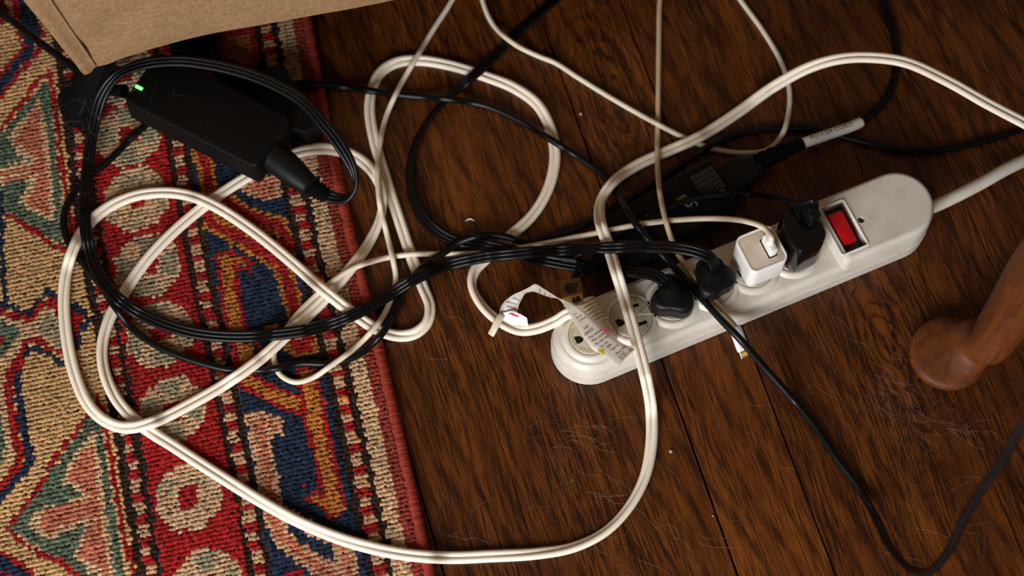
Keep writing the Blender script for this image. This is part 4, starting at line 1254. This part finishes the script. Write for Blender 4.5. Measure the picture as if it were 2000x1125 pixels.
# ---- its power cord
t = empty('laptop_power_cord', P(500, 655, RUGZ), 'black three-core flat cord looping from laptop adapter to the power strip', 'cord')
cable_obj('F', 'flat_cord', 'black_cord', t)
Fp = CAB['F']['pts']
k0 = Fp[1]
ax = AF.ex
st = P(548, 316, 0.031); en = P(606, 364, 0.028); en2 = P(640, 383, 0.0245)
pts = lerp3(st, en, 10)
tube('connector', [st + (st - en).normalized() * 0.010] + pts, [0.0102] + list(np.interp(np.linspace(0, 1, 10), [0, 0.15, 0.5, 1], [0.0102, 0.0100, 0.0092, 0.0070])), 'black', t, 20, 0.85)
tube('collar', lerp3(en - (en - st).normalized() * 0.0008, en + (en - st).normalized() * 0.0012, 4), [0.0080, 0.0094, 0.0094, 0.0080], 'black', t, 20, 0.85)
rp = lerp3(en, en2, 26)
tube('strain_relief', rp, [0.0064 - 0.0014 * i / 25 + (0.0005 if (i % 5) < 3 else -0.0006) for i in range(26)], 'black_matte', t, 18, 0.8)

def trilobe(r, amp, ph, n=48, ax_=1.0, ay_=1.0):
    return [(ax_ * (r + amp * math.cos(3 * (a - ph))) * math.cos(a), ay_ * (r + amp * math.cos(3 * (a - ph))) * math.sin(a)) for a in np.linspace(0, 2 * math.pi, n + 1)[:-1]]
def black_plug(parent, cx, cy, ang, cord_pt, top):
    f = SF.at(cx, cy, 0, ang)
    ph = math.radians(-60)
    R = []
    for z, r, am in ((0.0286, 0.0114, 0.0020), (0.0294, 0.0122, 0.0022), (0.0385, 0.0124, 0.0022), (0.0412, 0.0120, 0.0020), (0.0424, 0.0112, 0.0017), (0.0430, 0.0095, 0.0010)):
        R.append([f(x, y, z) for x, y in trilobe(r, am, ph)])
    o = obj('plug', loft(R), 'black', parent, 45)
    c0 = f(0, 0.0020, 0.0425); c1 = Vector(cord_pt)
    mid = c0.lerp(c1, 0.5) + Vector((0, 0, 0.003))
    sp_ = spl([tuple(c0), tuple(mid), tuple(c1)], 0.0008)
    n = len(sp_)
    rad = [np.interp(i / (n - 1), [0, 0.08, 0.20, 0.24, 0.32, 0.6, 1], [0.0080, 0.0084, 0.0086, 0.0080, 0.0068, 0.0060, 0.0050]) + (0.0007 if (i % 5) < 3 and i / n > 0.3 else 0) for i in range(n)]
    pr = [(math.cos(a), math.sin(a)) for a in np.linspace(0, 2 * math.pi, 21)[:-1]]
    obj('cord_collar', sweep([Vector(q) for q in sp_], pr, scale=rad, lat0=tuple(SF.ex)), 'black_matte', o, 50)
black_plug(t, PITCH * 3 - 0.0005, 0.0, math.radians(40), Fp[-1], 0.06)

# ---- cord of the floor adapter side: three-core cord to outlet three
t = empty('black_flat_cord', P(820, 330, 0), 'black three-core flat cord coming down from the top to the third outlet', 'cord')
cable_obj('X', 'flat_cord', 'black_cord', t)
black_plug(t, PITCH * 2 - 0.001, -0.0012, 0.0, CAB['X']['pts'][-1], 0.056)

# ---- adapter on the floor behind the strip
t = empty('floor_adapter', A2F(-A2L / 2, -A2W / 2, 0), 'black adapter lying on wooden floor behind the power strip', 'adapter')
fa = A2F.at(-A2L / 2, -A2W / 2, 0)
obj('body', fa.tr(rloft([(0.0002, 0.005), (0.003, 0.001), (0.010, -0.0005), (0.020, 0.0), (A2_TOP - 0.003, 0.0010), (A2_TOP - 0.0008, 0.0026), (A2_TOP, 0.0048)], A2L, A2W, 0.006, 6)), 'brick', t, 25)
pr_ = []
for r in range(15):
    for k in range(5):
        x0 = -0.0205 + r * 0.00115; 
        w = 0.0030 + 0.0006 * math.sin(r * 3 + k * 2)
        y0 = -0.007 - k * 0.0036
        pr_.append(([(A2F(x0, y0, A2_TOP + 0.00008)), (A2F(x0 + 0.0006, y0, A2_TOP + 0.00008)), (A2F(x0 + 0.0006, y0 - w, A2_TOP + 0.00008)), (A2F(x0, y0 - w, A2_TOP + 0.00008))], [[0, 1, 2, 3]]))
obj('fine_print', join(*pr_), 'fine_ink', t, 0)
zt = A2_TOP + 0.0001
def pxpoly(pts, z): return [tuple(P(x, y, z)) for x, y in pts]
def pxstroke(pts, w, z):
    s = spl(pts, 2.0)
    V = []; Fc = []
    for i in range(len(s)):
        a = s[min(i + 1, len(s) - 1)] - s[max(i - 1, 0)]; a = a / (np.linalg.norm(a) + 1e-9)
        V += [tuple(P(s[i][0] - a[1] * w / 2, s[i][1] + a[0] * w / 2, z)), tuple(P(s[i][0] + a[1] * w / 2, s[i][1] - a[0] * w / 2, z))]
    for i in range(len(s) - 1): Fc.append([2 * i, 2 * i + 1, 2 * i + 3, 2 * i + 2])
    return V, Fc
mk = [(pxpoly([(1320, 389), (1336, 379), (1345, 384), (1323, 394)], zt), [[0, 1, 2, 3]]), pxstroke([(1338, 398), (1343, 403), (1350, 400), (1353, 393), (1358, 394), (1362, 401)], 3.5, zt),
      (pxpoly([(1316, 394), (1321, 393), (1320, 397)], zt), [[0, 1, 2]]), pxstroke([(1405, 374), (1410, 371), (1416, 373)], 3, zt)]
mk += [([tuple(P(1262.5 + 2 * math.cos(a), 421.5 + 2 * math.sin(a), zt)) for a in np.linspace(0, 5.6, 8)], [list(range(8))]), pxstroke([(1281, 423), (1283, 419), (1282, 416)], 2.5, zt)]
obj('printed_symbols', join(*mk), 'pale_ink', t, 0)
# lead out of the far end, hidden under the flat cords
q0 = A2F(-A2L + 0.002, -A2W / 2, 0.012)
q1 = A2F(-A2L - 0.022, -A2W / 2 - 0.002, 0.006)
tube('strain_relief', lerp3(q0, q1, 18), [0.0052 - 0.002 * i / 17 + (0.0006 if (i % 4) < 2 else 0) for i in range(18)], 'black_matte', t)
q2 = P(1085, 535, 0.0028); q3 = P(1060, 520, 0.0028)
sp_ = spl([tuple(q1 - (q1 - q0) * 0.2), tuple(q1 + (q1 - q0).normalized() * 0.008 + Vector((0, 0, -0.002))), tuple(P(1130, 512, 0.0022)), tuple(P(1085, 503, 0.0022)), tuple(P(1040, 495, 0.0022))], 0.002)
obj('output_cord', sweep([Vector(q) for q in sp_], prof_round(0.0021, 10)), 'black_cord', t, 60)

# ---- its mains lead with a printed white sleeve
t = empty('mains_lead', P(1700, 200, 0), 'thick black lead with a printed white sleeve behind the strip', 'cord')
s0 = A2F(-0.001, -A2W / 2 + 0.001, 0.0130); s1 = P(1480, 318, 0.0125)
cpts = spl([tuple(s0), tuple(s0.lerp(s1, 0.45)), tuple(s1)], 0.0015)
n = len(cpts)
pr = rrect(2, 1.5, 0.5, 4)
obj('connector', sweep([Vector(q) for q in cpts], pr, scale=[float(np.interp(i / (n - 1), [0, 0.55, 0.85, 1], [0.0118, 0.0115, 0.0085, 0.0062])) for i in range(n)]), 'black', t, 40)
Ap = CAB['A']['pts']
iz = int(np.argmin([(p - P(1568, 281, p.z)).length for p in Ap]))
ie_ = int(np.argmin([(p - P(1680, 239, p.z)).length for p in Ap]))
rp = spl([tuple(s1 - (s1 - s0) * 0.08), tuple(P(1520, 300, 0.0108)), tuple(P(1568, 281, 0.0110))], 0.0009)
tube('strain_relief', [Vector(q) for q in rp], [float(np.interp(i / len(rp), [0, 0.55, 0.6, 1], [0.0062, 0.0052, 0.0046, 0.0040])) + (0.0007 if (i % 7) < 4 and i < len(rp) * 0.6 else 0) for i in range(len(rp))], 'black_matte', t)
cable_obj('A', 'round_cord', 'black_cord', t)
o = obj('sleeve', sweep(Ap[iz:ie_ + 1], prof_round(0.0036, 18)), 'white', t, 50, label='printed white sleeve')
def sleeve_text(words):
    parts = []
    pts = Ap[iz:ie_ + 1]
    n = len(pts)
    for s, ang, word, size in words:
        Vt, Ft = text_mesh(word, size, 'LEFT')
        out = []
        for x, y, z in Vt:
            tpos = s * (n - 1) + x / ((pts[-1] - pts[0]).length) * (n - 1)
            i = max(0, min(int(tpos), n - 2)); p = pts[i].lerp(pts[i + 1], tpos - i)
            T = (pts[i + 1] - pts[i]).normalized(); L = Vector((0, 0, 1)).cross(T).normalized(); U_ = T.cross(L)
            a = ang + y / 0.0037
            out.append(p + (L * math.sin(a) + U_ * math.cos(a)) * 0.00372)
        parts.append((out, Ft))
    return join(*parts)
obj('lettering', sleeve_text([(0.12, 0.05, 'POWER CORD', 0.0046)]), 'ink', o, 0)

# ---- round black cable of the loops
cable_obj('Y', 'black_round_cable', 'black_cord', None, 'thin black round cable from under laptop adapter, past the strip to the right edge', 'cable')
# ---- second brick behind the laptop adapter, with cable Z
bz = 0.030
b = [P(x, y, bz) for x, y in ((470, 150), (542, 122), (571, 153), (582, 167), (626, 246), (600, 262), (560, 250))]
bc = sum(b, Vector()) / len(b)
t = empty('small_adapter', (bc.x, bc.y, RUGZ), 'small black adapter half hidden behind the laptop adapter, on the rug edge', 'adapter')
def poly_loft(pts, levels):
    c = sum(pts, Vector()) / len(pts)
    return loft([[(c.x + (p.x - c.x) * s, c.y + (p.y - c.y) * s, z) for p in pts] for z, s in levels])
obj('body', poly_loft(b, ((0.0092, 0.9), (0.012, 0.98), (bz - 0.003, 1.0), (bz - 0.0008, 0.97), (bz, 0.93))), 'brick', t, 30)
Zp = CAB['Z']['pts']
tube('strain_relief', [Zp[0] + (Zp[0] - Zp[3]).normalized() * 0.004] + Zp[:8], [0.0042 - 0.0001 * i + (0.0004 if i % 2 else 0) for i in range(9)], 'black_matte', t)
cable_obj('Z', 'output_cord', 'black_cord', t, label=None)

# ---- white charger and its cable
t = empty('white_usb_charger', SF(PITCH * 4 + 0.002, 0, strip_top), 'white cube charger plugged into the fifth outlet', 'charger')
fc = SF.at(PITCH * 4 + 0.0026, 0.0003, 0)
cw, chh, ctop = 0.0262, 0.0268, 0.0555
obj('body', fc.tr(rloft([(0.0292, 0.0022), (0.0300, 0.0010), (0.0330, 0.0002), (0.0500, 0), (ctop - 0.0008, 0), (ctop - 0.0002, 0.0003), (ctop, 0.0008), (ctop, 0.0012), (ctop - 0.0005, 0.0016)], cw, chh, 0.0052, 7)), 'white', t, 40)
obj('face_plate', fc.tr(rloft([(ctop - 0.0012, 0.0016), (ctop - 0.00045, 0.0016), (ctop - 0.0004, 0.0018)], cw, chh, 0.0052, 7)), 'warm_white', t, 40)
fu = SF.at(PITCH * 4 + 0.0066, -0.0008, 0)
obj('usb_port', fu.tr(box(0.0058, 0.0136, ctop - 0.0010, ctop - 0.00025, 0.0001, 0.0003)), 'dark', t, 20)
t2 = empty('white_usb_cable', P(700, 520, RUGZ), 'thin white cable from the white cube charger over the rug to the top', 'cable')
obj('usb_plug', fu.at(0.0002, 0, 0).tr(box(0.0047, 0.0122, ctop - 0.0004, ctop + 0.0080, 0.0005, 0.0008)), 'white', t2, 35)
Up = CAB['U']['pts']
ub0 = fu(0.0002, 0.0005, ctop + 0.0078)
m_ = 12
tail = spl([tuple(p) for p in (Up[-14], Up[-9], Up[-4])] + [tuple(ub0 + Vector((0, 0, 0.0055))), tuple(ub0)], 0.0007)
full = [Vector(p) for p in Up[:-14]] + [Vector(q) for q in tail]
obj('round_cord', sweep(full, CAB['U']['prof']), 'white_cable', t2, 60)
tube('strain_relief', lerp3(ub0 - Vector((0, 0, 0.0005)), ub0 + Vector((-0.0004, 0.0002, 0.0042)), 5), [0.0027, 0.0027, 0.0026, 0.0024, 0.0023], 'white', t2)

# ---- black charger and its cable
t = empty('black_usb_charger', SF(0.143, 0, strip_top), 'glossy black angular charger plugged in beside the red switch', 'charger')
fk = SF.at(0.1440, 0.0012, 0)
def octo(w, h, c):
    return [(w / 2, -h / 2 + c), (w / 2, h / 2 - c * 0.8), (w / 2 - c * 0.8, h / 2), (-w / 2 + c * 1.2, h / 2), (-w / 2, h / 2 - c * 1.2), (-w / 2, -h / 2 + c * 0.8), (-w / 2 + c * 0.5, -h / 2), (w / 2 - c, -h / 2)]
def octr(w, h, c, n=3):
    p = octo(w, h, c); out = []
    for i in range(8):
        a, b, d = p[i - 1], p[i], p[(i + 1) % 8]
        for k in range(n + 1):
            t_ = k / n
            s = 0.22
            q0 = (b[0] + (a[0] - b[0]) * s, b[1] + (a[1] - b[1]) * s); q1 = (b[0] + (d[0] - b[0]) * s, b[1] + (d[1] - b[1]) * s)
            out.append(((1 - t_) ** 2 * q0[0] + 2 * t_ * (1 - t_) * b[0] + t_ * t_ * q1[0], (1 - t_) ** 2 * q0[1] + 2 * t_ * (1 - t_) * b[1] + t_ * t_ * q1[1]))
    return out
kt = 0.0625
obj('body', fk.tr(loft([[(x, y, z) for x, y in octr(w, h, c)] for z, w, h, c in ((0.0292, 0.0225, 0.0300, 0.006), (0.0305, 0.0240, 0.0318, 0.006), (0.0390, 0.0246, 0.0326, 0.006), (0.0560, 0.0240, 0.0320, 0.0062), (kt - 0.0015, 0.0232, 0.0312, 0.0062), (kt - 0.0003, 0.0222, 0.0302, 0.006), (kt, 0.0212, 0.0292, 0.006))])), 'black_gloss', t, 25)
t2 = empty('black_usb_cable', P(1420, 380, 0.03), 'thin black cable arching from the black charger over the floor adapter', 'cable')
fku = SF.at(0.1505, 0.0058, 0)
obj('usb_plug', fku.tr(loft([[(x, y, z) for x, y in rrect(w, h, 0.0016, 4)] for z, w, h in ((kt - 0.0002, 0.0076, 0.0132), (kt + 0.0050, 0.0080, 0.0138), (kt + 0.0095, 0.0076, 0.0120), (kt + 0.0105, 0.0062, 0.0090))])), 'black', t2, 35)
Kp = CAB['K']['pts']
kb = fku(0, 0.0008, kt + 0.0100)
tail = spl([tuple(p) for p in (Kp[-14], Kp[-8])] + [tuple(kb + Vector((-0.001, 0.0006, 0.0105))), tuple(kb + Vector((0, 0, 0.006))), tuple(kb)], 0.0007)
obj('round_cord', sweep([Vector(p) for p in Kp[:-14]] + [Vector(q) for q in tail], CAB['K']['prof']), 'black_cord', t2, 60)
tube('strain_relief', lerp3(kb - Vector((0, 0, 0.001)), kb + Vector((-0.0003, 0.0002, 0.0065)), 10), [0.0040 - 0.0001 * i + (0.0005 if (i % 3) == 0 else 0) for i in range(10)], 'black_matte', t2)

# ---- charging cable with the worn end
t = empty('phone_charging_cable', P(1286, 200, 0), 'yellowed thin cable hanging from the top with a worn white connector', 'cable')
Lp = CAB['L']['pts']
cable_obj('L', 'round_cord', 'tan_cable', t)
l0 = Lp[-1]; l1 = P(1436, 641, 0.0275)
lz = l0.z
rel = lerp3(Lp[-7], l0, 4) + lerp3(l0, l1, 12)[1:]
tube('strain_relief', rel, [0.0022, 0.0024, 0.0025, 0.0026, 0.0028, 0.0026] + [0.0024] * (len(rel) - 6), 'tan_cable', t)
l2 = P(1452, 684, 0.0215)
ld = (l2 - l1).normalized()
obj('connector', sweep(lerp3(l1 - ld * 0.001, l2, 6), rrect(0.0080, 0.0045, 0.0016, 4), scale=[0.9, 1, 1, 1, 1, 0.97], lat0=(1, 0.3, 0)), 'white', t, 40)
o = obj('metal_tip', sweep(lerp3(l2 - ld * 0.001, l2 + ld * 0.0045, 4), rrect(0.0066, 0.0016, 0.0007, 3), lat0=(1, 0.3, 0)), 'silver', t, 40)
obj('contacts', sweep(lerp3(l2 + ld * 0.0012, l2 + ld * 0.0036, 3), [(x, y + 0.0009) for x, y in rrect(0.0048, 0.0004, 0.0001, 1)], lat0=(1, 0.3, 0)), 'gold_pin', o, 30)

cable_obj('M', 'looping_cable', 'white_cable', None, 'thin off-white cable making a wide loop down from the top edge', 'cable')

# ------------------------------------------------------------------ cabriole table leg
def table_leg():
    c = P(1853, 689, 0.009)
    t = empty('table_leg', (c.x, c.y, 0), 'varnished wooden cabriole table leg with a round pad foot', 'table leg')
    # spine of the leg above the pad
    def off(px, py, z): q = P(px, py, z); return q.x - c.x, q.y - c.y
    n1, n2, n3, n4 = off(1930, 671, 0.028), off(1958, 634, 0.050), off(1997, 583, 0.085), off(2050, 512, 0.135)
    S_ = [(0.0000, 0.0000, 0.0000, 0.0280, 0.0275), (0.0012, 0.0000, 0.0000, 0.0296, 0.0290), (0.0060, 0.0000, 0.0000, 0.0318, 0.0312), (0.0085, 0.0002, 0.0000, 0.0320, 0.0312), (0.0098, 0.0004, 0.0001, 0.0316, 0.0308), (0.0108, 0.0008, 0.0002, 0.0306, 0.0297),
          (0.0116, 0.0022, 0.0003, 0.0226, 0.0221), (0.0132, 0.0062, 0.0010, 0.0196, 0.0196), (0.0160, 0.0116, 0.0022, 0.0165, 0.0172), (0.0205, 0.0168, 0.0040, 0.0142, 0.0152), (0.028, n1[0], n1[1], 0.0134, 0.0142), (0.050, n2[0], n2[1], 0.0148, 0.0156),
          (0.085, n3[0], n3[1], 0.0172, 0.0178), (0.135, n4[0], n4[1], 0.0196, 0.0198), (0.22, n4[0] + 0.018, n4[1] + 0.012, 0.0230, 0.0230), (0.30, n4[0] + 0.030, n4[1] + 0.014, 0.0280, 0.0280), (0.38, n4[0] + 0.036, n4[1] + 0.012, 0.0330, 0.0330), (0.54, n4[0] + 0.034, n4[1] + 0.010, 0.0330, 0.0330)]
    S_ = [(a, x, y, u * (0.775 if k < 6 else 1.0), v * (0.775 if k < 6 else 1.0)) for k, (a, x, y, u, v) in enumerate(S_)]
    A = spl([(s[0] * 1.0, s[1], s[2], s[3], s[4]) for s in S_], 0.002)
    rings = []
    for z, x, y, rx, ry in A:
        rings.append([(c.x + x + rx * math.cos(a), c.y + y + ry * math.sin(a), z) for a in np.linspace(0, 2 * math.pi, 41)[:-1]])
    obj('leg', loft(rings), 'legwood', t, 60)
table_leg()

# ------------------------------------------------------------------ lint, hair and crumbs
def hairs(px, py, n, spread, length, zf, seed, r=0.000042, aim=None, flat=0.35):
    rr = random.Random(seed)
    parts = []
    for i in range(n):
        cx = rr.gauss(px, spread[0]); cy = rr.gauss(py, spread[1])
        a = rr.uniform(0, 2 * math.pi) if aim is None else rr.gauss(aim, 0.5)
        L = rr.uniform(0.4, 1.0) * length; cur = rr.gauss(0, 0.9)
        pts = []
        x, y = cx, cy
        for k in range(7):
            b = a + cur * k / 6 + rr.gauss(0, 0.08)
            x += math.cos(b) * L / 6; y += math.sin(b) * L / 6
            z = zf + 0.0002 + flat * 0.004 * math.sin(math.pi * k / 6) * rr.random()
            pts.append(P(x, y, z))
        parts.append(sweep(pts, [(r, 0), (-r * 0.5, r * 0.87), (-r * 0.5, -r * 0.87)]))
    return join(*parts)
HG = 'tufts of pet hair'
def tuft(px, py, n, spread, length, seed, label, zf=0.0, **kw):
    b = P(px, py, zf)
    o = obj('hair_tuft', hairs(px, py, n, spread, length, zf, seed, **kw), 'hair', None, 0, loc=(b.x, b.y, zf))
    tag(o, label, 'pet hair', HG, 'stuff')
tuft(1110, 862, 42, (45, 22), 90, 1, 'wispy pet hair on the boards below the outlet strip')
tuft(1150, 950, 26, (60, 60), 110, 2, 'scattered pet hair on boards inside the big white loop')
tuft(1715, 735, 34, (22, 30), 70, 3, 'dense pale hair on the boards left of the wooden foot', aim=1.1)
tuft(1770, 785, 34, (14, 34), 70, 4, 'upright clump of pale hair just below the wooden foot', aim=1.5)
tuft(1825, 828, 30, (45, 14), 80, 5, 'long drift of pale hair below the wooden foot', aim=0.45)
tuft(1905, 848, 14, (16, 8), 45, 6, 'small bright knot of hair near the right edge')
tuft(1850, 970, 24, (70, 60), 110, 7, 'loose hairs on boards beside the blurred black cable')
tuft(1620, 690, 22, (70, 50), 70, 8, 'sparse hairs on the boards between strip and foot')
tuft(1300, 1060, 22, (80, 40), 110, 9, 'sparse hairs on boards below the big white loop')
tuft(1450, 930, 22, (90, 90), 70, 13, 'sparse hairs on the boards left of the long black cable')
tuft(850, 640, 26, (60, 70), 80, 10, 'stray hairs on boards beside the rug edge')
tuft(900, 980, 18, (50, 70), 80, 14, 'stray hairs on boards below the rug edge')
tuft(560, 760, 40, (110, 170), 90, 11, 'fine hairs caught on the patterned rug', zf=0.0092)
tuft(160, 212, 22, (26, 26), 55, 12, 'lint and hair clinging to the black sofa foot', zf=0.030, flat=1.5)
tuft(330, 195, 8, (70, 40), 40, 15, 'fine hairs lying on the laptop adapter', zf=AZ1)
def pebble(px, py, z, r, name, mat, label, seed):
    rr = random.Random(seed)
    bm = bmesh.new(); bmesh.ops.create_icosphere(bm, subdivisions=2, radius=r)
    for v in bm.verts:
        v.co *= 1 + 0.28 * mnoise.noise(v.co * (1.2 / r) + Vector((seed, 0, 0)))
        v.co.z *= 0.6
    c = P(px, py, z)
    V = [v.co + c + Vector((0, 0, r * 0.5)) for v in bm.verts]; Fc = [[v.index for v in f.verts] for f in bm.faces]
    bm.free()
    o = obj(name, (V, Fc), mat, None, 50, loc=(c.x, c.y, z))
    return tag(o, label, 'crumb')
pebble(675, 779, 0.0088, 0.0024, 'crumb', 'crumb', 'orange crumb lying on the dotted stripe of the rug', 3)
pebble(1310, 882, 0, 0.0012, 'crumb', 'pale_crumb', 'pale crumb on the boards right of the big white loop', 5)
pebble(1392, 1008, 0, 0.0006, 'crumb', 'pale_crumb', 'tiny pale crumb by the dark seam between two boards', 8)
pebble(1134, 223, 0, 0.0011, 'crumb', 'pale_crumb', 'tan crumb in the board seam at the upper middle', 9)
# nail-paring shaped sliver on the boards
sv = spl([(908, 432), (918, 427.5), (928, 432)], 1.5)
n = len(sv)
c = P(918, 430, 0)
o = obj('paring', sweep([P(x, y, 0.0006) for x, y in sv], prof_round(1, 8), scale=[0.0001 + 0.0006 * math.sin(math.pi * i / (n - 1)) for i in range(n)]), 'white_cable', None, 60, loc=(c.x, c.y, 0))
tag(o, 'curved pale paring lying on boards above the black cords', 'paring')
